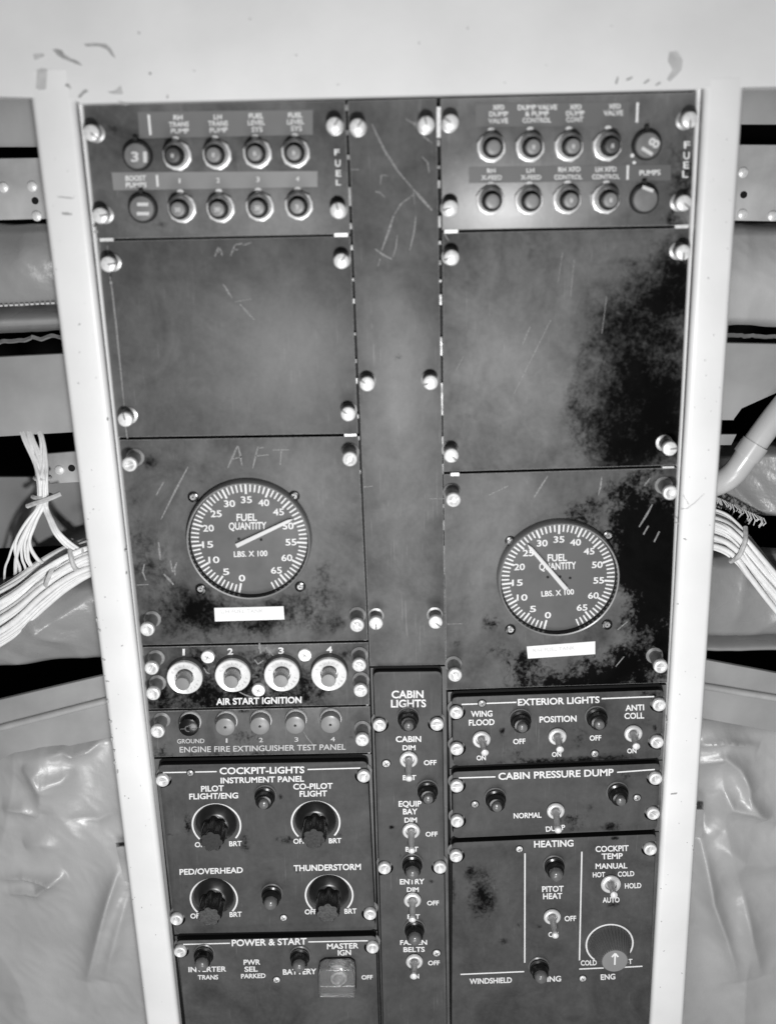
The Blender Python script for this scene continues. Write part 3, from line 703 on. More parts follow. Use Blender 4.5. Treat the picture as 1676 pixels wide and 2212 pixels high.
def placard(t, org, c, pts, s, x0, y0, x1, y1, h):
    bm = bmesh.new(); poly(bm, [loc_px(org, c, *p) for p in pts], -.0002, .0005, bevel=.0002, seg=1)
    p = obj("placard", bm, mat("white_placard", .78, .5, nz=.03), t, (org[0], org[1], 0), 30)
    bm = bmesh.new(); ptext(bm, s, c, x0, y0, x1, y1, h, .00056, org, offset=.0)
    obj("placard_lettering", bm, mat("faded_type", .50, .6), p, (org[0], org[1], 0), 0)

t, org = flat_panel("left_fuel_gauge_panel".replace("left_", ""), "panel with fuel quantity gauge whose needle points just short of 50", [(257, 950), (774, 942), (795, 1383.5), (306, 1394.5)],
                    dict(base=.10, rough=.32, grain=80, thr=.48, soft=.95, dust=.25, blobs=[('E', 480, 1170, 420, 220, 1.15), ('E', 270, 900, 240, 330, .85), ('E', 800, 1240, 700, 170, .72), ('E', 1290, 920, 150, 190, .65), ('E', 1250, 1080, 360, 220, .62), ('E', 160, 560, 110, 330, .5), ('E', 620, 1080, 260, 120, .5), ('E', 250, 260, 120, 110, .55), ('E', 1350, 1240, 140, 80, .5), ('E', 560, 380, 50, 40, .6), ('E', 1010, 1180, 300, 150, .6)],
                         pale=[('E', 500, 420, 500, 250, .3), ('E', 330, 850, 200, 160, .35)]),
                    scratches=[('E', .0013, [(715, 292), (745, 225), (776, 155)]), ('E', .0013, [(776, 155), (790, 215), (800, 278)]), ('E', .0010, [(745, 240), (800, 226)]),
                               ('E', .0012, [(865, 296), (880, 230), (897, 165)]), ('E', .0008, [(895, 175), (932, 170)]), ('E', .0009, [(880, 222), (960, 214)]), ('E', .0010, [(985, 186), (1085, 184)]), ('E', .0010, [(1036, 190), (1030, 276)]),
                               ('E', .0013, [(476, 288), (400, 430), (315, 602)]), ('E', .0012, [(330, 378), (285, 458)]), ('E', .0015, [(300, 740), (305, 790), (310, 845)]), ('E', .0015, [(370, 850), (385, 920)]), ('E', .0016, [(330, 930), (360, 960), (390, 995)]), ('E', .0012, [(215, 870), (205, 920), (225, 970)]), ('E', .0008, [(170, 997), (240, 993)]), ('E', .0014, [(410, 860), (395, 900), (400, 940)])])
gauge(t, 'E', 843, 724, 347, 48.6, (765, 762), [(508, 467), (1113, 462), (553, 1019), (1150, 1006)], 380,
      [("FUEL", 768, 612, 890, 610, 43), ("QUANTITY", 722, 665, 947, 660, 43), ("LBS. X 100", 752, 828, 953, 822, 33)], "round fuel gauge reading just under 50")
placard(t, org, 'E', [(633, 1133), (1050, 1123), (1056, 1203), (638, 1215)], "L/H FUEL TANK", 674, 1168, 928, 1163, 22)
for p in ((279, 1004), (755.5, 992.5), (317.4, 1361.5), (771, 1352.5)): screw(t, *p, .019, 'stud')

t, org = flat_panel("fuel_gauge_panel", "panel with black mottled patch and fuel gauge whose needle points near 25", [(958, 1024.5), (1463, 1010), (1443, 1475.5), (963.5, 1491)],
                    dict(base=.10, rough=.34, grain=75, thr=.52, soft=.4, dust=.25, blobs=[('F', 1360, 480, 420, 480, 1.6), ('F', 1430, 900, 330, 560, 1.6), ('F', 1180, 1330, 420, 200, 1.2), ('F', 640, 1310, 220, 160, .95), ('F', 440, 1040, 110, 80, .85), ('F', 450, 1200, 130, 130, .5), ('F', 950, 380, 170, 130, .8), ('F', 220, 1160, 100, 80, .4), ('F', 900, 1400, 500, 70, .8)],
                         pale=[('F', 350, 600, 300, 500, .3)]),
                    scratches=[('F', .0012, [(772, 155), (730, 220), (690, 285)]), ('F', .0014, [(1400, 325), (1365, 390), (1320, 462)]), ('F', .0014, [(1376, 455), (1345, 508)]), ('F', .0014, [(1442, 488), (1410, 552)]), ('F', .0012, [(1095, 160), (1090, 215), (1075, 272)]), ('F', .0008, [(535, 215), (420, 270)]), ('F', .0010, [(1230, 1240), (1180, 1300)]), ('F', .001, [(1385, 170), (1350, 215)]), ('F', .0006, [(60, 292), (150, 292)]), ('F', .0006, [(170, 1045), (260, 1043)]), ('F', .0012, [(1250, 1030), (1190, 1080)])])
gauge(t, 'F', 834, 768, 338, 26.6, (885, 838), [(548, 547), (1135, 512), (548, 1077), (1127, 1047)], 370,
      [("FUEL", 772, 668, 887, 665, 42), ("QUANTITY", 722, 722, 943, 712, 42), ("LBS. X 100", 735, 880, 930, 866, 32)], "round fuel gauge reading about 26")
placard(t, org, 'F', [(645, 1178), (1057, 1147), (1057, 1225), (652, 1252)], "R/H FUEL TANK", 685, 1216, 935, 1198, 22)
for p in ((979.5, 1081), (1448.6, 1065.7), (983, 1460.6), (1427.8, 1441.9)): screw(t, *p, .019, 'stud')

# ------------------------------------------------------------------ air start ignition panel
t, org = flat_panel("ignition_panel", "dark worn AIR START IGNITION panel with four silver discs around push buttons", [(308, 1398.5), (795.5, 1388), (798.5, 1523), (320, 1533.5)],
                    dict(base=.09, rough=.36, grain=95, thr=.42, dust=.3, blobs=[('G', 700, 420, 800, 130, .75), ('G', 860, 220, 260, 260, .9), ('G', 500, 200, 240, 260, .75), ('G', 1150, 300, 260, 180, .8), ('G', 230, 330, 160, 200, .7), ('G', 1400, 120, 260, 120, .4)], pale=[('G', 900, 90, 90, 60, 1.6)]),
                    scratches=[('G', .0018, [(860, 45), (862, 75), (868, 110)]), ('G', .0016, [(900, 70), (920, 95), (950, 125)]), ('G', .0012, [(830, 150), (850, 178), (885, 155)]), ('G', .0010, [(730, 355), (770, 375), (820, 390)]), ('G', .0012, [(505, 200), (525, 232), (545, 240)])])
def silver_button(t, c, x, y):
    u, v = UV(*q(c, x, y), .006); r = .0116
    bm = bmesh.new()
    lathe(bm, [(r * 1.06, 0), (r * 1.06, .0020), (r * 1.0, .0042), (r * 1.0, .0066), (r * .96, .0072), (r * .55, .0052), (r * .50, .0050), (r * .46, .0020)], seg=64, mis=[1, 1, 0, 0, 0, 0, 0, 2])
    o = obj("push_button", bm, [mat("turned_aluminium", .86, .3, metal=.15, nz=.1, nscale=200), mat("grey_flange", .10, .5, nz=.2), DARKSTEEL], t, (u, v, 0), 30)
    bm = bmesh.new(); rc = .0048
    lathe(bm, [(rc, .002), (rc, .0150), (rc * .93, .0158), (rc * .5, .0159)], seg=28)
    obj("button_cap", bm, mat("ignition_cap_grey", .20, .4, nz=.08), o, (u, v, 0))
    bm = bmesh.new()
    for s, a0, st in (("ENGINE", -62, 21), ("START", 172, -17)):
        for i, ch in enumerate(s):
            a = R(a0 + st * i); rr_ = r * (.74 if st > 0 else .80); up_ = Vector((math.sin(a), math.cos(a))) * (1 if st > 0 else -1); rt = Vector((up_.y, -up_.x))
            p = Vector((math.sin(a), math.cos(a))) * rr_; hh = r * .16; ww = r * (.06 if ch == "I" else .13)
            vs, fs, x0, x1 = glyph(ch, 0.0); nv = []
            for vv in vs:
                pt = p + rt * ((vv.x - x0) / (x1 - x0) - .5) * ww + up_ * (vv.y / CAPH - .5) * hh
                rad = pt.length; wz = .0072 + (.0052 - .0072) * (r * .96 - rad) / (r * .41)
                nv.append(bm.verts.new((pt.x, pt.y, wz + .00025)))
            for f in fs: bm.faces.new([nv[i2] for i2 in f])
    obj("disc_engraving", bm, mat("engraving_grey", .55, .5), o, (u, v, 0), 0)
for (x, y) in ((385, 264), (690, 251), (1002, 247), (1302, 243)): silver_button(t, 'G', x, y)
for (x, y) in ((530, 137), (1147, 125), (852, 348)):
    u, v = UV(*q('G', x, y), .003); bm = bmesh.new(); r = .0045
    lathe(bm, [(r, 0), (r, .0022), (r * .92, .0028), (r * .4, .0030)], seg=28)
    for an in (.4, .4 + math.pi / 2): box(bm, -r * .4, r * .4, -r * .06, r * .06, .0020, .00312, mi=1, rot=an + x)
    obj("flat_screw", bm, [HEAD, mat("screw_cross", .4, .5)], t, (u, v, 0))
lettering(t, org, [("1", 'G', 371, 122, 386, 122, 40), ("2", 'G', 657, 117, 692, 116, 38), ("3", 'G', 980, 112, 1015, 110, 38), ("4", 'G', 1285, 105, 1322, 104, 38), ("AIR START IGNITION", 'G', 585, 437, 1127, 425, 40)], .0001, offset=.03)
for p in ((326.6, 1445.7), (330, 1500.8), (775.8, 1439), (778.8, 1494)): screw(t, *p, .018, 'stud')

# ------------------------------------------------------------------ fire extinguisher test panel
t, org = flat_panel("extinguisher_test_panel", "ENGINE FIRE EXTINGUISHER TEST PANEL with one black and four grey buttons", [(320.5, 1537), (799, 1526.5), (802, 1627), (331, 1636.5)],
                    dict(base=.10, rough=.34, thr=.5, blobs=[('G', 780, 640, 160, 90, .8), ('G', 230, 720, 130, 90, .75), ('G', 760, 480, 60, 30, .8), ('G', 700, 750, 700, 40, .5), ('G', 1450, 640, 70, 60, .4)]),
                    scratches=[('G', .0008, [(1140, 610), (1165, 650), (1200, 690)])])
for i, (x, y) in enumerate(((416, 560), (648, 556), (867, 550), (1090, 545), (1312, 540))):
    u, v = UV(*q('G', x, y), .0055); r = .0068
    bm = bmesh.new(); lathe(bm, [(r * 1.06, 0), (r * 1.08, .0008), (r * 1.08, .0026), (r * 1.02, .0034), (r * .9, .0034)], seg=36)
    o = obj("test_button", bm, HEAD, t, (u, v, 0))
    bm = bmesh.new(); k = .99
    lathe(bm, [(r * k, .003), (r * k, .0092), (r * .92, .0104), (r * .66, .0110), (r * .14, .0111), (r * .10, .0104), (r * .05, .0103)], seg=36, mis=[0, 0, 0, 0, 0, 1, 1])
    obj("button_cap", bm, [GLOSSBLACK if i == 0 else mat("test_button_grey", .22, .35, nz=.12, nscale=120), BLACK], o, (u, v, 0))
    if i == 0:
        o['label'] = "black GROUND test button"
        bm = bmesh.new()
        strip(bm, [(-.0052, -.0004), (-.0022, -.0004)], .0004, .0108, .01125); strip(bm, [(.0012, -.0004), (.0050, -.0004)], .0004, .0108, .01125)
        strip(bm, [(.0020 * math.cos(R(a)), .0020 * math.sin(R(a)) - .0004) for a in range(60, 300, 12)], .0005, .0108, .01125); strip(bm, [(-.0002, .001), (.001, .0022), (.0024, .003)], .0005, .0108, .01125)
        obj("cap_symbol", bm, mat("symbol_grey", .14, .5), o, (u, v, 0), 0)
lettering(t, org, [("GROUND", 'G', 337, 683, 510, 680, 28), ("1", 'G', 646, 678, 657, 678, 28), ("2", 'G', 857, 675, 882, 674, 28), ("3", 'G', 1083, 672, 1107, 671, 28), ("4", 'G', 1312, 670, 1340, 669, 28), ("ENGINE FIRE EXTINGUISHER TEST PANEL", 'G', 353, 740, 1407, 722, 36)], .0001, offset=.012, m=mat("dull_lettering", .5, .6))
for p in ((339.6, 1582.7), (782.2, 1601)): screw(t, *p, .018, 'stud')

# ------------------------------------------------------------------ cockpit lights panel
WP = T_PLATE
t, org = light_panel("cockpit_lights_panel", "COCKPIT-LIGHTS panel with four black dimmer knobs", [(333, 1640.5), (802.5, 1630), (814.5, 2009), (377, 2020)],
                     [(342, 1654), (793, 1645.5), (811, 2009.5), (379, 2017.5)], [('L', 350.3, 1689), ('R', 785.5, 1680), ('L', 380.7, 1990), ('R', 799.3, 1978.6)],
                     dict(base=.082, rough=.4, dust=.18, thr=.5, blobs=[('H', 320, 540, 60, 130, 1.0), ('H', 710, 650, 70, 130, .95), ('H', 980, 640, 130, 50, .75), ('H', 1360, 610, 60, 70, .6), ('H', 210, 610, 90, 22, 1.0), ('H', 950, 350, 28, 40, .9), ('H', 1060, 850, 50, 50, .7), ('H', 315, 955, 30, 40, .5), ('H', 890, 840, 60, 50, .35)]))
lettering(t, org, [("COCKPIT-LIGHTS", 'H', 540, 200, 1112, 192, 44), ("INSTRUMENT PANEL", 'H', 547, 262, 1110, 249, 38), ("PILOT", 'H', 415, 318, 568, 313, 38), ("FLIGHT/ENG", 'H', 335, 370, 665, 362, 38),
    ("CO-PILOT", 'H', 1037, 303, 1303, 297, 38), ("FLIGHT", 'H', 1080, 352, 1265, 348, 38), ("PED/OVERHEAD", 'H', 270, 880, 697, 866, 38), ("THUNDERSTORM", 'H', 1040, 855, 1493, 845, 40),
    ("OFF", 'H', 373, 693, 455, 691, 33), ("BRT", 'H', 605, 687, 690, 684, 33), ("OFF", 'H', 1038, 670, 1120, 668, 33), ("BRT", 'H', 1278, 667, 1362, 664, 33),
    ("OFF", 'H', 343, 1175, 425, 1173, 33), ("BRT", 'H', 608, 1165, 690, 1162, 33), ("OFF", 'H', 1115, 1147, 1195, 1145, 33), ("BRT", 'H', 1383, 1143, 1465, 1140, 33)], WP,
    bars=[('H', 158, 189, 330, 186, 9), ('H', 375, 185, 520, 182, 9), ('H', 1133, 168, 1490, 158, 9)],
    arcs=[('H', 519, 543, 162, -131, 131, 11), ('H', 1188, 525, 162, -131, 131, 11), ('H', 501, 1042, 157, -131, 131, 11), ('H', 1279, 1018, 159, -131, 131, 11)])
for (x, y, rot, tn) in ((515, 535, .3, 0), (1187, 515, .2, 0), (500, 1032, .35, 1), (1277, 1008, .15, 1)): dimmer(t, 'H', x, y, WP, None, None, rot, tn)
indicator(t, 'H', 847, 345, WP); indicator(t, 'H', 892, 1010, WP, 'grey')
small_screw(t, 'H', 343, 190, .0022, WP); small_screw(t, 'H', 972, 1168, .0023, WP, True)

# ------------------------------------------------------------------ power and start panel
t, org = light_panel("power_start_panel", "POWER & START panel with a clear guarded MASTER IGN switch below cockpit lights", [(377.5, 2024), (815, 2012.5), (829, 2430), (428, 2440)],
                     [(381, 2033.5), (812, 2023), (825, 2430), (424, 2440)], [('L', 388.7, 2059.6), ('R', 804.7, 2051.3)], dict(base=.088, rough=.4, dust=.2))
lettering(t, org, [("POWER & START", 'H', 622, 1362, 1127, 1350, 43), ("INVERTER", 'H', 330, 1537, 585, 1533, 34), ("TRANS", 'H', 393, 1588, 530, 1586, 30), ("PWR", 'H', 702, 1488, 815, 1486, 34), ("SEL", 'H', 708, 1535, 797, 1533, 34), ("PARKED", 'H', 685, 1580, 850, 1576, 30),
    ("BATTERY", 'H', 967, 1555, 1193, 1550, 36), ("MASTER", 'H', 1265, 1382, 1478, 1376, 36), ("IGN", 'H', 1338, 1425, 1427, 1422, 36), ("OFF", 'H', 1498, 1587, 1573, 1585, 28)], WP,
    bars=[('H', 295, 1350, 610, 1342, 9), ('H', 1138, 1333, 1540, 1325, 9)])
indicator(t, 'H', 435, 1418, WP, 'grey'); indicator(t, 'H', 1082, 1430, WP, 'grey')
small_screw(t, 'H', 925, 1587, .0024, WP, True)
# clear guard over the master ignition switch
u, v = UV(*q('H', 1333, 1520), WP); bm = bmesh.new()
gp = [loc_px((u, v), 'H', *p, WP) for p in [(1215, 1640), (1212, 1500), (1222, 1460), (1250, 1442), (1425, 1438), (1448, 1455), (1455, 1500), (1458, 1640)]]
poly(bm, gp, .0002, .0115, bevel=.0015, seg=3)
bmesh.ops.translate(bm, verts=bm.verts, vec=(0, 0, 0))
g = obj("switch_guard", bm, mat("clear_guard_plastic", .85, .06, spec=.6, trans=.9), t, (u, v, WP))
bm = bmesh.new(); strip(bm, gp[:], .0011, .0001, .0012); obj("guard_rim", bm, BLACK, g, (u, v, WP))
bm = bmesh.new(); a = loc_px((u, v), 'H', 1345, 1540, WP)
lathe(bm, [(.0055, .0001), (.0055, .003), (.004, .004), (.0024, .009), (.001, .0105)], c=a, seg=24); obj("guarded_lever", bm, HEAD, g, (u, v, WP))

# ------------------------------------------------------------------ cabin lights panel (centre)
t, org = light_panel("cabin_lights_panel", "narrow CABIN LIGHTS panel with a column of toggle switches in the middle", [(800, 1443.5), (963.5, 1440), (974, 2430), (832, 2430)],
                     [(806.5, 1452.5), (953.5, 1451), (968, 2430), (834, 2430)], [('L', 819.7, 1569.3), ('R', 944, 1567.5), ('L', 830.6, 1879.4), ('R', 950.6, 1878)],
                     dict(base=.088, rough=.4, dust=.15, thr=.55, blobs=[('J', 560, 430, 60, 70, .9), ('I', 420, 2090, 60, 50, .6), ('J', 960, 770, 90, 60, .6), ('J', 400, 840, 120, 30, .5), ('J', 480, 1080, 200, 60, .3), ('J', 440, 60, 60, 50, .5)]))
lettering(t, org, [("CABIN", 'I', 412, 553, 790, 550, 88), ("LIGHTS", 'I', 405, 662, 820, 658, 88), ("CABIN", 'I', 462, 1075, 762, 1072, 68), ("DIM", 'I', 543, 1172, 695, 1170, 58), ("OFF", 'I', 795, 1350, 945, 1347, 58), ("BRT", 'I', 545, 1528, 703, 1526, 58),
    ("EQUIP", 'I', 495, 1843, 765, 1840, 66), ("BAY", 'I', 547, 1935, 718, 1933, 66), ("DIM", 'I', 565, 2032, 712, 2030, 58), ("OFF", 'J', 890, 187, 1045, 184, 60), ("BRT", 'J', 630, 382, 795, 380, 60), ("ENTRY", 'J', 557, 808, 875, 803, 68), ("DIM", 'J', 648, 905, 800, 903, 58),
    ("OFF", 'J', 910, 1080, 1062, 1077, 58), ("BRT", 'J', 655, 1257, 815, 1255, 58), ("FASTEN", 'J', 560, 1593, 908, 1590, 60), ("BELTS", 'J', 603, 1685, 878, 1682, 62), ("OFF", 'J', 922, 1857, 1072, 1855, 58), ("ON", 'J', 690, 2030, 805, 2028, 56)], WP)
indicator(t, 'I', 608, 790, WP); indicator(t, 'I', 838, 1650, WP); indicator(t, 'J', 715, 545, WP, 'grey'); indicator(t, 'J', 745, 1390, WP, 'grey')
toggle(t, 'I', 615, 1295, 617, 1525, WP, .018); toggle(t, 'J', 703, 128, 710, 390, WP, .018); toggle(t, 'J', 720, 1028, 718, 1283, WP, .018); toggle(t, 'J', 745, 1825, 737, 2012, WP, .018)
small_screw(t, 'I', 347, 1328, .0026, WP, True); small_screw(t, 'J', 1032, 1695, .0026, WP, True)

# ------------------------------------------------------------------ exterior lights panel
t, org = light_panel("exterior_lights_panel", "EXTERIOR LIGHTS panel with WING FLOOD, POSITION and ANTI COLL toggle switches", [(967, 1495.5), (1442, 1480), (1434, 1641.5), (971, 1660)],
                     [(976, 1507), (1434, 1491), (1427, 1637.5), (979, 1655)], [('L', 986, 1542), ('L', 987, 1621), ('R', 1424.7, 1525.3), ('R', 1420, 1605.9)],
                     dict(base=.08, rough=.38, dust=.2, thr=.5, blobs=[('K', 440, 390, 40, 60, 1.2), ('K', 900, 600, 800, 40, .95), ('K', 970, 430, 110, 160, .6), ('K', 1525, 370, 30, 40, 1.2), ('K', 1500, 130, 150, 50, 1.0), ('K', 540, 540, 180, 60, .6), ('K', 1480, 300, 90, 150, .5), ('K', 1200, 570, 250, 50, .7)]))
lettering(t, org, [("EXTERIOR LIGHTS", 'K', 548, 207, 1128, 188, 46), ("WING", 'K', 215, 288, 367, 284, 41), ("FLOOD", 'K', 200, 350, 382, 344, 41), ("POSITION", 'K', 702, 328, 965, 320, 42), ("ANTI", 'K', 1312, 245, 1445, 240, 41), ("COLL", 'K', 1305, 302, 1445, 298, 41),
    ("OFF", 'K', 515, 482, 602, 478, 36), ("OFF", 'K', 1058, 457, 1140, 454, 36), ("ON", 'K', 255, 597, 320, 595, 33), ("ON", 'K', 790, 572, 855, 570, 33), ("ON", 'K', 1325, 547, 1390, 545, 33)], WP,
    bars=[('K', 148, 199, 262, 195, 10), ('K', 322, 192, 537, 184, 10), ('K', 1142, 158, 1515, 143, 10)])
indicator(t, 'K', 566, 308, WP); indicator(t, 'K', 1106, 288, WP)
for (x, y, tx, ty) in ((290, 455, 315, 548), (830, 435, 848, 525), (1370, 413, 1390, 503)): toggle(t, 'K', x, y, tx, ty, WP, .017)
small_screw(t, 'K', 292, 190, .0024, WP); small_screw(t, 'K', 1093, 548, .0024, WP)

# ------------------------------------------------------------------ cabin pressure dump panel
t, org = light_panel("pressure_dump_panel", "CABIN PRESSURE DUMP panel with a single NORMAL/DUMP toggle switch", [(971, 1662), (1433.5, 1643.5), (1425, 1796), (973.5, 1815)],
                     [(977, 1668.5), (1426, 1650), (1419, 1792), (979, 1811)], [('L', 987, 1701.7), ('L', 987.8, 1777.7), ('R', 1417, 1685), ('R', 1412, 1760.9)],
                     dict(base=.084, rough=.38, dust=.16, thr=.52, blobs=[('K', 860, 900, 60, 70, .8), ('K', 940, 1020, 120, 90, .7), ('K', 1240, 1060, 120, 60, .6), ('K', 1330, 700, 200, 90, .6), ('K', 1000, 1080, 400, 50, .45), ('K', 1060, 930, 80, 100, .4)]))
lettering(t, org, [("CABIN PRESSURE DUMP", 'K', 410, 735, 1228, 705, 48), ("NORMAL", 'K', 518, 1010, 715, 1004, 37), ("DUMP", 'K', 748, 1105, 885, 1090, 36)], WP,
    bars=[('K', 128, 722, 388, 714, 10), ('K', 1252, 682, 1520, 662, 10)])
indicator(t, 'K', 388, 868, WP); indicator(t, 'K', 1256, 825, WP); toggle(t, 'K', 818, 965, 835, 1103, WP, .020)
small_screw(t, 'K', 242, 908, .0024, WP); small_screw(t, 'K', 1393, 862, .0024, WP)

# ------------------------------------------------------------------ heating panel
t, org = light_panel("heating_panel", "HEATING panel with PITOT HEAT switch and ribbed COCKPIT TEMP knob", [(972.5, 1817.5), (1425, 1798.5), (1396, 2430), (973, 2430)],
                     [(976.5, 1821.5), (1417.5, 1803), (1389, 2430), (975, 2430)], [('L', 985.4, 1853.2), ('R', 1405.5, 1838.3)],
                     dict(base=.08, rough=.4, dust=.2, thr=.42, soft=.95, blobs=[('L', 280, 500, 170, 260, .95), ('L', 300, 600, 140, 130, .7), ('L', 210, 360, 60, 70, .7), ('L', 440, 850, 60, 40, .7), ('L', 550, 730, 40, 40, .8), ('L', 1240, 115, 40, 22, 1.4), ('L', 1230, 590, 80, 40, .7), ('L', 820, 600, 30, 60, .5), ('L', 700, 740, 40, 30, .5), ('L', 90, 480, 30, 160, .8)]))
lettering(t, org, [("HEATING", 'L', 663, 180, 943, 172, 46), ("COCKPIT", 'L', 1100, 212, 1335, 204, 40), ("TEMP", 'L', 1143, 264, 1293, 260, 40), ("MANUAL", 'L', 1100, 333, 1325, 328, 38), ("HOT", 'L', 1080, 393, 1168, 390, 35), ("COLD", 'L', 1258, 388, 1375, 383, 35), ("HOLD", 'L', 1308, 472, 1425, 468, 36), ("AUTO", 'L', 1150, 573, 1270, 570, 36),
    ("PITOT", 'L', 720, 497, 873, 493, 40), ("HEAT", 'L', 727, 548, 863, 544, 40), ("OFF", 'L', 880, 705, 962, 702, 36), ("ON", 'L', 765, 817, 835, 815, 34), ("COLD", 'L', 995, 1020, 1108, 1017, 35), ("HOT", 'L', 1262, 1012, 1362, 1008, 35), ("WING", 'L', 690, 1138, 855, 1132, 38), ("ENG", 'L', 1137, 1122, 1240, 1117, 38), ("WINDSHIELD", 'L', 205, 1152, 505, 1142, 38)], WP,
    bars=[('L', 598, 222, 596, 1000, 10), ('L', 1002, 210, 985, 983, 10), ('L', 140, 1083, 592, 1063, 10), ('L', 983, 1045, 1157, 1037, 10), ('L', 1285, 1033, 1432, 1025, 10)],
    arcs=[('L', 1199, 868, 165, -141, 118, 11)])
indicator(t, 'L', 805, 310, WP, 'grey'); indicator(t, 'L', 698, 1032, WP, 'grey')
toggle(t, 'L', 1210, 450, 1232, 523, WP, .018, 1.15); toggle(t, 'L', 793, 682, 815, 815, WP, .020)
small_screw(t, 'L', 558, 190, .0023, WP, True); small_screw(t, 'L', 1008, 1110, .0024, WP, True)
u, v = UV(*q('L', 1199, 862), WP); bm = bmesh.new(); N = 144; rings = []
for (r, ww) in ((.0150, .0002), (.0150, .0015), (.0094, .0178)):
    rings.append([bm.verts.new(((r + (.00035 if k % 4 < 2 else -.0002)) * math.cos(2 * math.pi * k / N), (r + (.00035 if k % 4 < 2 else -.0002)) * math.sin(2 * math.pi * k / N), ww)) for k in range(N)])
rings.append([bm.verts.new((.0091 * math.cos(2 * math.pi * k / N), .0091 * math.sin(2 * math.pi * k / N), .0184)) for k in range(N)])
for i in range(3):
    for k in range(N): bm.faces.new((rings[i][k], rings[i][(k + 1) % N], rings[i + 1][(k + 1) % N], rings[i + 1][k]))
bm.faces.new(rings[-1]); bm.faces.new(rings[0][::-1])
o = obj("temperature_knob", bm, mat("ribbed_knob_grey", .11, .5, nz=.15), t, (u, v, WP), 25)
bm = bmesh.new(); lathe(bm, [(.0088, .0180), (.0088, .01855), (.0080, .0186)], seg=48); obj("knob_face", bm, mat("knob_face_pale", .21, .5, nz=.06), o, (u, v, WP))
bm = bmesh.new(); strip(bm, [(0, -.003), (0, .0062)], .0011, .0184, .01875); strip(bm, [(-.0022, .0036), (0, .0066)], .0012, .0184, .0188); strip(bm, [(.0022, .0036), (0, .0066)], .0012, .0184, .01885)
obj("knob_arrow", bm, WHITE, o, (u, v, WP), 0)

# ------------------------------------------------------------------ cockpit side structure behind the frame
def quad(name, label, cat, pts, h, m, thick=.003, bevel=.0008, group=None, mats=None):
    c4 = corners(pts, h); cu = sum(p[0] for p in c4) / len(c4); cv = sum(p[1] for p in c4) / len(c4)
    bm = bmesh.new(); poly(bm, [(p[0] - cu, p[1] - cv) for p in c4], -thick, 0, bevel=bevel)
    o = obj(name, bm, mats or m, None, (cu, cv, h), 35)
    if label: tag(o, label, cat, group)
    return o
SHEET = mat("grey_sheet_metal", .30, .5, nz=.16, nscale=30)
SHEETL = mat("pale_bracket_metal", .38, .45, nz=.25, nscale=40)
SHEETD = mat("dark_sheet_metal", .20, .5, nz=.12, nscale=30)
VINYL = mat("grey_vinyl", .26, .28, nz=.10, nscale=26, bump=.25, bscale=420, spec=.6)
VINYLL = mat("light_grey_vinyl", .40, .33, nz=.10, nscale=26, bump=.2, bscale=420, spec=.6)
WIRE = mat("white_wire_jacket", .80, .4, nz=.08, nscale=200)
TIE = mat("lacing_tape", .5, .7, nz=.2, nscale=300)

def folds(u, v, seed, sc, amp, dirx=1.0, diry=.45):
    p = Vector((u * sc * dirx + seed, v * sc * diry, seed * 1.7))
    w_ = Vector((noise.noise(p * .8), noise.noise(p * .8 + Vector((7.3, 2.1, 4.4))), noise.noise(p * .8 + Vector((1.9, 8.7, 3.2))))) * .5
    a = 1 - abs(noise.noise(p + w_)) * 2.2
    b = 1 - abs(noise.noise((p + w_ * .8) * 2.3 + Vector((9, 3, 1)))) * 2.4
    c = 1 - abs(noise.noise(Vector((u * sc * 2.2 + v * sc * 1.4, v * sc * 2.6 - u * sc, seed)) + w_ * 1.6)) * 3
    mask = max(0, noise.noise(p * .7 + Vector((5, 5, 5))) + .15)
    return amp * (.55 * max(a, -.2) + .30 * max(b, -.5) + .28 * mask * max(c, -.3) + .5 * noise.noise(p * .5))
def seg_d(x, y, a, b):
    ax, ay, bx, by = *a, *b; dx, dy = bx - ax, by - ay; t = max(0, min(1, ((x - ax) * dx + (y - ay) * dy) / (dx * dx + dy * dy + 1e-12)))
    return math.hypot(x - ax - dx * t, y - ay - dy * t), t
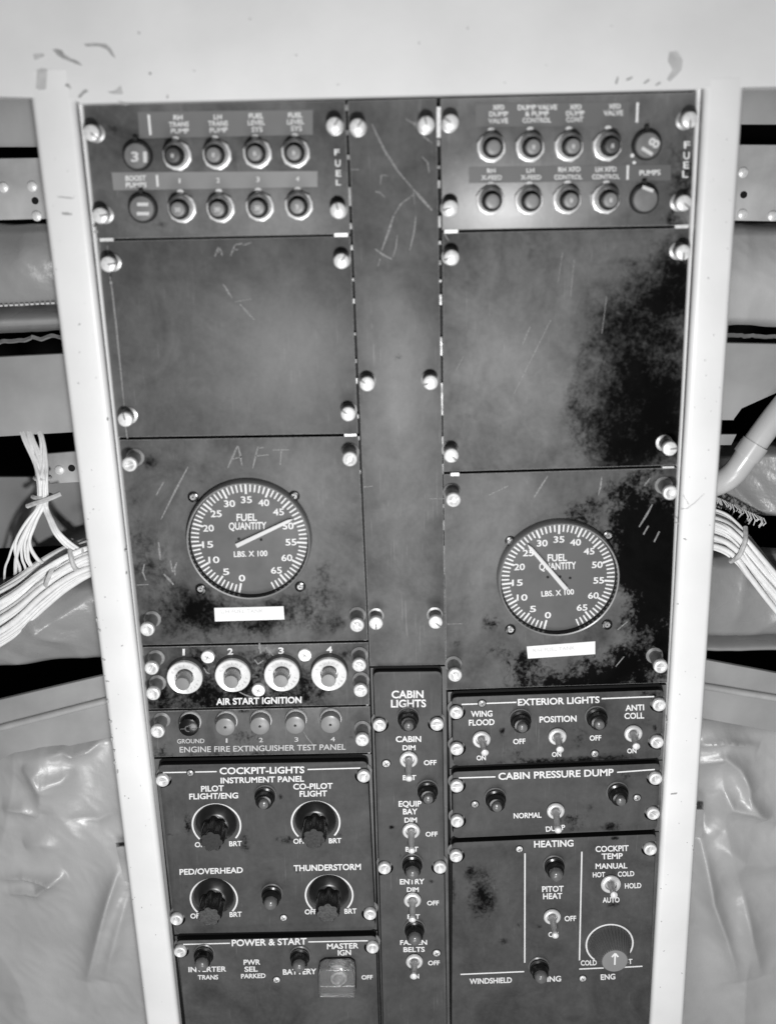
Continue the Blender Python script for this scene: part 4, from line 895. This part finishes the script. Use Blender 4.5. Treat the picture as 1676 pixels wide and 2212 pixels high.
def blanket(parent, name, pts, h, m, seed, sc, amp, nx=70, ny=70, roll=.006, loc=None, dirx=1.0, diry=.45, bulge=0.0, thick=True, edge=.12, creases=()):
    TL, TR, BR, BL = pts; bm = bmesh.new(); g = []
    CRS = [([UV(*q(c, *p), h) for p in pp], wd, am) for (c, pp, wd, am) in creases]
    for j in range(ny + 1):
        row = []; t = j / ny
        for i in range(nx + 1):
            s = i / nx
            px = (TL[0] * (1 - s) + TR[0] * s) * (1 - t) + (BL[0] * (1 - s) + BR[0] * s) * t
            py = (TL[1] * (1 - s) + TR[1] * s) * (1 - t) + (BL[1] * (1 - s) + BR[1] * s) * t
            u, v = UV(px, py, h)
            d = folds(u, v, seed, sc, amp, dirx, diry) + .0006 * noise.noise(Vector((u * 55, v * 40, seed))) + .0003 * (1 - abs(noise.noise(Vector((u * 90 + v * 50, v * 70, seed + 4)))) * 2) + bulge * math.sin(math.pi * t)
            for (pp, wd, am) in CRS:
                best = 0
                for k in range(len(pp) - 1):
                    ds, tt = seg_d(u, v, pp[k], pp[k + 1]); tt = (k + tt) / (len(pp) - 1)
                    best = max(best, math.exp(-(math.sqrt(ds * ds + (.22 * wd) ** 2) - .22 * wd) / wd) * max(0, math.sin(math.pi * (.06 + tt * .94))) ** .7)
                d += am * best * .75
            e = min(t, 1 - t) / edge
            if e < 1: d -= roll * (1 - e) ** 2
            wob = .0016 * noise.noise(Vector((u * 60, seed, t))) * (1 if j in (0, ny) else 0)
            row.append(bm.verts.new((u - loc[0], v - loc[1] + wob, h + d - loc[2])))
        g.append(row)
    for j in range(ny):
        for i in range(nx): bm.faces.new((g[j][i], g[j][i + 1], g[j + 1][i + 1], g[j + 1][i]))
    # wrap the edges back so the padding has depth
    loop = [g[0][i] for i in range(nx + 1)] + [g[j][nx] for j in range(1, ny + 1)] + [g[ny][i] for i in range(nx - 1, -1, -1)] + [g[j][0] for j in range(ny - 1, 0, -1)]
    back = [bm.verts.new((x.co.x, x.co.y, x.co.z - .012)) for x in loop]; n = len(loop)
    for k in range(n): bm.faces.new((loop[k], loop[(k + 1) % n], back[(k + 1) % n], back[k]))
    return obj(name, bm, m, parent, loc, 60)
def mid(pts, h):
    c4 = corners(pts, h); return (sum(p[0] for p in c4) / 4, sum(p[1] for p in c4) / 4, h)
def rivets(o, spots, r, h, m=HEAD, name="rivet"):
    for (px, py) in spots:
        bm = bmesh.new(); lathe(bm, [(r, 0), (r * .9, .0010), (r * .5, .0017), (r * .15, .0019)], seg=20); u, v = UV(px, py, h); obj(name, bm, m, o, (u, v, h + .0001))
def holes(o, spots, r, h):
    for (px, py) in spots:
        bm = bmesh.new(); lathe(bm, [(r, 0), (r, .0002), (r * .5, .00022)], seg=18); u, v = UV(px, py, h); obj("bolt_hole", bm, BLACK, o, (u, v, h + .0001))

HB = -.05
# --- left side, top to bottom
quad("side_panel", "grey sheet metal strip at the upper left behind the frame corner", "panel", [(-90, 130), (190, 130), (190, 317), (-90, 317)], HB - .01, SHEET)
o = quad("riveted_bracket", "pale riveted bracket left of the frame beside the fuel pump panel", "bracket", [(-90, 342), (190, 338), (210, 470), (-90, 477)], HB, SHEETL)
rivets(o, [(70, 402), (80, 466), (8, 404)], .0033, HB); holes(o, [(76, 433)], .0022, HB)
pts = [(-110, 486), (230, 478), (260, 655), (-110, 664)]
q1 = thing("quilted_blanket", "stitched grey vinyl insulation blanket left of the frame, rolled lower edge", "blanket", mid(pts, HB))
blanket(q1, "quilt", pts, HB, VINYL, 2.3, 9, .007, loc=mid(pts, HB), roll=.004, bulge=.010)
p2 = [(-110, 656), (260, 647), (270, 712), (-110, 732)]
blanket(q1, "rolled_edge", p2, HB, VINYL, 5.1, 14, .003, ny=30, loc=mid(p2, HB), roll=.016, bulge=.012, edge=.5)
def stitches(parent, a, b, n, h):
    bm = bmesh.new(); c0 = mid([a, b, b, a], h)
    for k in range(n):
        t0, t1 = k / n, (k + .62) / n
        pa = UV(a[0] + (b[0] - a[0]) * t0, a[1] + (b[1] - a[1]) * t0, h); pb = UV(a[0] + (b[0] - a[0]) * t1, a[1] + (b[1] - a[1]) * t1, h)
        tube(bm, [(pa[0] - c0[0], pa[1] - c0[1], 0), (pb[0] - c0[0], pb[1] - c0[1], 0)], .0007, 6)
    obj("stitching", bm, mat("pale_thread", .6, .7), parent, c0, 0)
stitches(q1, (-80, 664), (190, 650), 24, HB + .0065)
def ribbon(name, label, pxs, h, width, m, seed):
    p = [UV(*x, h) for x in pxs]; c0 = (p[0][0], p[0][1], h); bm = bmesh.new(); rows = []
    for i, (u, v) in enumerate(p):
        k = noise.noise(Vector((i * .9, seed, 0)))
        rows.append([bm.verts.new((u - c0[0], v - c0[1] + width * (1 + .5 * k), .002 * k)), bm.verts.new((u - c0[0], v - c0[1], .003 + .003 * k)), bm.verts.new((u - c0[0], v - c0[1] - width * (.8 - .5 * k), -.001))])
    for i in range(len(rows) - 1):
        for j in range(2): bm.faces.new((rows[i][j], rows[i + 1][j], rows[i + 1][j + 1], rows[i][j + 1]))
    o = obj(name, bm, m, None, c0, 60); tag(o, label, "trim"); return o
ribbon("torn_trim", "torn grey trim strip under the left quilted blanket, above a black gap", [(x, 748 - (x + 80) * .105 + 5 * noise.noise(Vector((x * .05, 1, 2)))) for x in range(-80, 200, 6)], HB - .008, .0016, SHEET, 3)
quad("side_panel", "flat grey sheet panel left of the frame above the fanned white wires", "panel", [(-110, 776), (310, 754), (310, 925), (-110, 950)], HB, SHEET)
o = quad("side_panel", "dark grey sheet behind the tied white wires left of the frame", "panel", [(-110, 1030), (310, 1030), (310, 1172), (-110, 1190)], HB - .03, SHEETD)
o = quad("mounting_bracket", "pale bracket with rivet and hole beside the tied wires", "bracket", [(100, 980), (260, 966), (262, 1036), (106, 1046)], HB - .01, SHEETL)
rivets(o, [(129, 1015)], .0033, HB - .01); holes(o, [(155, 1011)], .0024, HB - .01)
def wires(parent, paths, r, h):
    for pp in paths:
        p = [(*UV(x[0], x[1], h + x[2]), h + x[2]) for x in pp]; c0 = p[0]; bm = bmesh.new()
        tube(bm, [(a[0] - c0[0], a[1] - c0[1], a[2] - c0[2]) for a in p], r, 8, smooth=8); obj("wire", bm, WIRE, parent, c0, 60)
rr = random.Random(11)
wl = thing("tied_wires", "bunch of thin white wires tied at the waist, fanning out left of the frame", "wires", (*UV(90, 1060, HB), HB))
paths = []
for k in range(12):
    s_ = (k - 5.5) / 5.5; x0 = 60 + k * 4 + rr.uniform(-12, 12); j = rr.uniform(-3, 3)
    up_ = [(x0 - 26 + rr.uniform(-8, 8), 900, -.012), (x0 - 10, 945, .002), (88 + s_ * 15 + j, 1000, .010), (91 + s_ * 10, 1036, .012 + .004 * rr.random()), (92 + s_ * 9 + rr.uniform(-2, 2), 1074, .012 + .004 * rr.random()), (91 + s_ * 11, 1096, .010)]
    if s_ < .1:
        b = rr.uniform(0, 1); up_ += [(80 + s_ * 24 - 8 * b, 1132, .012), (66 + s_ * 34 - 6 * b, 1172, .014), (62 + s_ * 46 + 14 * b, 1206, .010), (70 + s_ * 66 + 34 * b, 1232, .002), (72 + s_ * 70 + 40 * b, 1285, -.016)]
    else:
        b = rr.uniform(0, 1); up_ += [(101 + s_ * 12, 1122, .014), (112 + s_ * 14 + 5 * b, 1152, .018), (134 + s_ * 20 + 10 * b, 1180, .016), (168 + s_ * 26, 1196, .008), (215, 1198, -.002)]
    paths.append(up_)
for k, pp in enumerate(paths): wires(wl, [pp], (.0009, .0012, .0014, .0010)[k % 4], HB)
for y, wd in ((1034, 20), (1074, 27)):
    bm = bmesh.new(); u, v = UV(92, y, HB + .011); ru = abs(UV(92 + wd, y, HB)[0] - UV(92, y, HB)[0])
    tube(bm, [(ru * .75 * math.cos(a), .0010 * math.sin(a * .5), .0045 * math.sin(a)) for a in [k * math.pi / 8 for k in range(17)]], .0016, 6); obj("lacing_tie", bm, TIE, wl, (u, v, HB + .011))
bm = bmesh.new(); u, v = UV(92, 1078, HB + .012); tube(bm, [(-.010, -.004, .002), (-.003, -.001, .005), (.004, .001, .005), (.013, .004, .002)], .0017, 6, smooth=4); obj("lacing_tie", bm, TIE, wl, (u, v, HB + .012))
def trunk(name, label, path, n, r, h, tie, seed):
    rr = random.Random(seed); t = thing(name, label, "wires", (*UV(path[1][0], path[1][1], h), h))
    ps = []
    for k in range(n):
        f = (k + .5) / n - .5; z = rr.uniform(-.004, .006); ph = rr.uniform(-5, 5)
        ps.append([(x, y + f * wdt + ph * math.sin(i * 1.3 + k), z + .007 * math.cos(f * math.pi) + .002 * math.sin(i + k)) for i, (x, y, wdt) in enumerate(path)])
    for k, pp in enumerate(ps): wires(t, [pp], r * (.62, .95, .75, 1.15, .68)[k % 5], h)
    for (x, y, wdt, sl) in tie:
        bm = bmesh.new(); a = (*UV(x - sl, y - wdt / 2, h + .009), h + .011); b = (*UV(x + sl, y + wdt / 2, h + .009), h + .011); c0 = a
        m_ = [(a[i] + b[i]) / 2 + (.0035 if i == 2 else 0) for i in range(3)]
        tube(bm, [tuple(a[i] - c0[i] + (-.006 if i == 2 else 0) for i in range(3)), tuple(a[i] * .75 + b[i] * .25 - c0[i] + (.002 if i == 2 else 0) for i in range(3)), tuple(m_[i] - c0[i] for i in range(3)), tuple(a[i] * .25 + b[i] * .75 - c0[i] + (.002 if i == 2 else 0) for i in range(3)), tuple(b[i] - c0[i] + (-.006 if i == 2 else 0) for i in range(3))], .0017, 7, smooth=5); obj("lacing_tie", bm, TIE, t, c0)
    return t
trunk("wire_bundle", "thick bright white cable loom sweeping up to the left rail", [(-110, 1390, 130), (20, 1318, 128), (90, 1262, 112), (150, 1222, 92), (215, 1196, 76), (320, 1180, 66)], 24, .0019, HB + .004, [(160, 1205, 70, 10), (108, 1245, 60, -12)], 3)
pts = [(-110, 1270), (330, 1215), (330, 1420), (-110, 1436)]
o = blanket(None, "insulation_blanket", pts, HB - .02, VINYL, 7.7, 10, .016, loc=mid(pts, HB - .02), roll=.01, dirx=.7, diry=1.2, bulge=.012)
tag(o, "crumpled grey vinyl blanket under the left white cable loom", "blanket")
def beam(name, label, top, lip, bot, h):
    """two-flange structural beam: points at left and right ends"""
    t = thing(name, label, "beam", mid([top[0], top[1], bot[1], bot[0]], h)); c0 = mid([top[0], top[1], bot[1], bot[0]], h)
    bm = bmesh.new(); poly(bm, [(p[0] - c0[0], p[1] - c0[1]) for p in corners([top[0], top[1], lip[1], lip[0]], h)], -.003, 0, bevel=.0006); obj("upper_flange", bm, SHEET, t, c0, 35)
    bm = bmesh.new(); a, b = [(*UV(*lip[k], h), h) for k in (0, 1)]; tube(bm, [(a[0] - c0[0], a[1] - c0[1], .0008), (b[0] - c0[0], b[1] - c0[1], .0008)], .0026, 10); obj("flange_lip", bm, SHEETL, t, c0, 60)
    bm = bmesh.new(); poly(bm, [(p[0] - c0[0], p[1] - c0[1]) for p in corners([lip[0], lip[1], bot[1], bot[0]], h - .002)], -.003, -.001, bevel=.0006); obj("lower_flange", bm, SHEET, t, c0, 35)
    return t
bt = beam("structural_beam", "grey metal beam sloping up towards the left rail", [(-110, 1538), (340, 1432)], [(-110, 1600), (340, 1484)], [(-110, 1665), (340, 1572)], HB)
pts = [(-130, 1630), (390, 1560), (390, 2450), (-130, 2450)]
o = blanket(None, "insulation_blanket", pts, HB - .008, VINYLL, 3.9, 4.6, .014, nx=170, ny=260, loc=mid(pts, HB), roll=.008, dirx=1.2, diry=.5, edge=.03,
    creases=[('N', [(-60, 1380), (65, 1362), (250, 1392), (350, 1352)], .004, .010), ('N', [(-40, 1490), (65, 1470), (150, 1480), (245, 1400), (260, 1370)], .004, .009), ('N', [(690, 1340), (640, 1500), (590, 1680), (480, 2100)], .006, .016), ('N', [(760, 1500), (690, 1750), (600, 2100)], .008, .012), ('N', [(60, 600), (140, 660), (205, 760), (170, 940)], .009, .016), ('N', [(200, 720), (330, 700), (420, 640)], .008, .010), ('N', [(230, 545), (330, 520), (390, 550), (490, 535), (620, 440)], .004, .010), ('N', [(60, 1160), (180, 1130), (320, 1190)], .010, .008), ('N', [(380, 980), (560, 1000), (690, 940)], .004, -.005), ('N', [(-80, 900), (60, 900), (180, 950)], .005, .010)])
tag(o, "large wrinkled grey vinyl blanket filling the lower left behind the frame", "blanket")
quad("paper_tab", "small pale tab poking out behind the left rail over the vinyl", "tab", [(251, 1831), (330, 1824), (336, 1905), (268, 1905)], HB + .012, SHEETL, .0012, .0002)

# --- right side
quad("side_panel", "grey sheet metal strip at the upper right behind the frame corner", "panel", [(1480, 130), (1790, 130), (1790, 268), (1480, 268)], HB - .01, SHEET)
o = quad("riveted_bracket", "pale riveted bracket right of the frame beside the fuel valve panel", "bracket", [(1480, 310), (1790, 312), (1790, 480), (1480, 474)], HB, SHEETL)
rivets(o, [(1604, 372), (1603, 462), (1668, 466)], .0033, HB); holes(o, [(1606, 420)], .0022, HB)
pts = [(1470, 478), (1790, 484), (1790, 716), (1440, 700)]
o = blanket(None, "quilted_blanket", pts, HB, VINYLL, 12.3, 9, .010, loc=mid(pts, HB), roll=.012, bulge=.012); tag(o, "puffy grey vinyl blanket right of the frame beside the dark-patched blank panel", "blanket")
ribbon("torn_trim", "torn grey trim strip under the right quilted blanket, above a black gap", [(x, 719 + (x - 1480) * .05 + 5 * noise.noise(Vector((x * .05, 4, 2)))) for x in range(1470, 1780, 6)], HB - .008, .0016, SHEET, 8)
quad("side_panel", "flat grey sheet panel right of the frame above the pale conduit", "panel", [(1440, 737), (1790, 745), (1790, 800), (1600, 880), (1586, 908), (1430, 908)], HB, SHEET)
quad("mounting_bracket", "small pale bracket beside the conduit right of the frame", "bracket", [(1460, 938), (1592, 938), (1580, 962), (1460, 962)], HB - .01, SHEETL)
ct = thing("conduit", "pale grey conduit tube bending behind the right rail", "tube", (*UV(1600, 990, HB), HB))
c0 = (*UV(1600, 990, HB), HB); bm = bmesh.new()
p = [(*UV(x, y, HB + z), HB + z) for x, y, z in ((1760, 800, .004), (1690, 880, .008), (1640, 945, .010), (1606, 995, .010), (1580, 1026, .008), (1545, 1046, .002), (1490, 1056, -.01))]
tube(bm, [tuple(a[i] - c0[i] for i in range(3)) for a in p], .0082, 20, smooth=8); obj("tube", bm, mat("pale_conduit_plastic", .52, .25, nz=.06, spec=.6), ct, c0, 60)
bm = bmesh.new(); p = [(*UV(x, y, HB + .010), HB + .010) for x, y in ((1632, 957), (1612, 986))]
tube(bm, [tuple(a[i] - c0[i] for i in range(3)) for a in p], .0092, 20); obj("collar", bm, mat("pale_conduit_plastic", .52, .25), ct, c0, 60)
pts = [(1430, 985), (1790, 960), (1790, 1125), (1430, 1090)]
o = blanket(None, "insulation_blanket", pts, HB - .03, VINYL, 21.7, 10, .012, loc=mid(pts, HB - .03), roll=.012, dirx=1, diry=.8); tag(o, "frayed dark grey vinyl blanket between the conduit and the right cable loom", "blanket")
bm = bmesh.new(); c0 = (*UV(1570, 1085, HB - .012), HB - .012); rr = random.Random(5)
for k in range(26):
    x = 1540 + k * 4.2; y = 1068 + k * 1.9; a = UV(x, y, HB - .012); b = UV(x + rr.uniform(-7, 7), y + rr.uniform(10, 26), HB - .012)
    tube(bm, [(a[0] - c0[0], a[1] - c0[1], .004), ((a[0] + b[0]) / 2 - c0[0] + .001, (a[1] + b[1]) / 2 - c0[1], .007), (b[0] - c0[0], b[1] - c0[1], .005)], .0005, 5)
obj("frayed_threads", bm, mat("pale_thread", .6, .7), o, c0, 0)
trunk("wire_bundle", "bright white cable loom curving down to the right from behind the right rail", [(1440, 1122, 84), (1549, 1146, 88), (1590, 1172, 90), (1620, 1208, 92), (1680, 1280, 92), (1760, 1370, 90)], 20, .0017, HB + .004, [(1598, 1180, 74, -16)], 9)
pts = [(1420, 1195), (1790, 1195), (1790, 1372), (1420, 1368)]
o = thing("insulation_blanket", "crumpled grey vinyl blanket with a rolled seam below the right cable loom", "blanket", mid(pts, HB - .015))
blanket(o, "quilt", pts, HB - .015, VINYL, 31.2, 11, .014, loc=mid(pts, HB - .015), roll=.006, bulge=.008)
p2 = [(1420, 1362), (1790, 1368), (1790, 1414), (1420, 1404)]
blanket(o, "rolled_edge", p2, HB - .010, VINYL, 33.1, 12, .004, ny=26, loc=mid(p2, HB - .010), roll=.014, bulge=.010, edge=.5)
beam("structural_beam", "grey metal beam sloping down to the right from the right rail", [(1400, 1402), (1790, 1476)], [(1400, 1462), (1790, 1526)], [(1400, 1530), (1790, 1602)], HB)
pts = [(1390, 1540), (1800, 1580), (1800, 2450), (1330, 2450)]
o = blanket(None, "insulation_blanket", pts, HB - .008, VINYLL, 44.4, 4.8, .014, nx=170, ny=260, loc=mid(pts, HB), roll=.008, dirx=1.2, diry=.55, edge=.03,
    creases=[('P', [(1508, 1805), (1520, 1870), (1530, 1930), (1560, 2010), (1590, 2110)], .007, .018), ('P', [(1560, 1700), (1575, 1732), (1620, 1740), (1680, 1770)], .007, .014), ('P', [(1505, 1600), (1560, 1590), (1640, 1612)], .004, .011), ('P', [(1500, 1640), (1560, 1625), (1590, 1650), (1620, 1705)], .006, .012), ('P', [(1600, 1660), (1614, 1720), (1650, 1760)], .006, .010), ('P', [(1598, 1920), (1612, 2000), (1640, 2100)], .008, .010), ('P', [(1500, 1690), (1520, 1760), (1515, 1800)], .006, -.007), ('P', [(1540, 1800), (1600, 1850), (1690, 1860)], .012, .010)])
tag(o, "large wrinkled grey vinyl blanket filling the lower right behind the frame", "blanket")
quad("paper_tab", "small pale tab poking out behind the right rail over the vinyl", "tab", [(1440, 1749), (1520, 1750), (1517, 1811), (1440, 1806)], HB + .012, SHEETL, .0012, .0002)
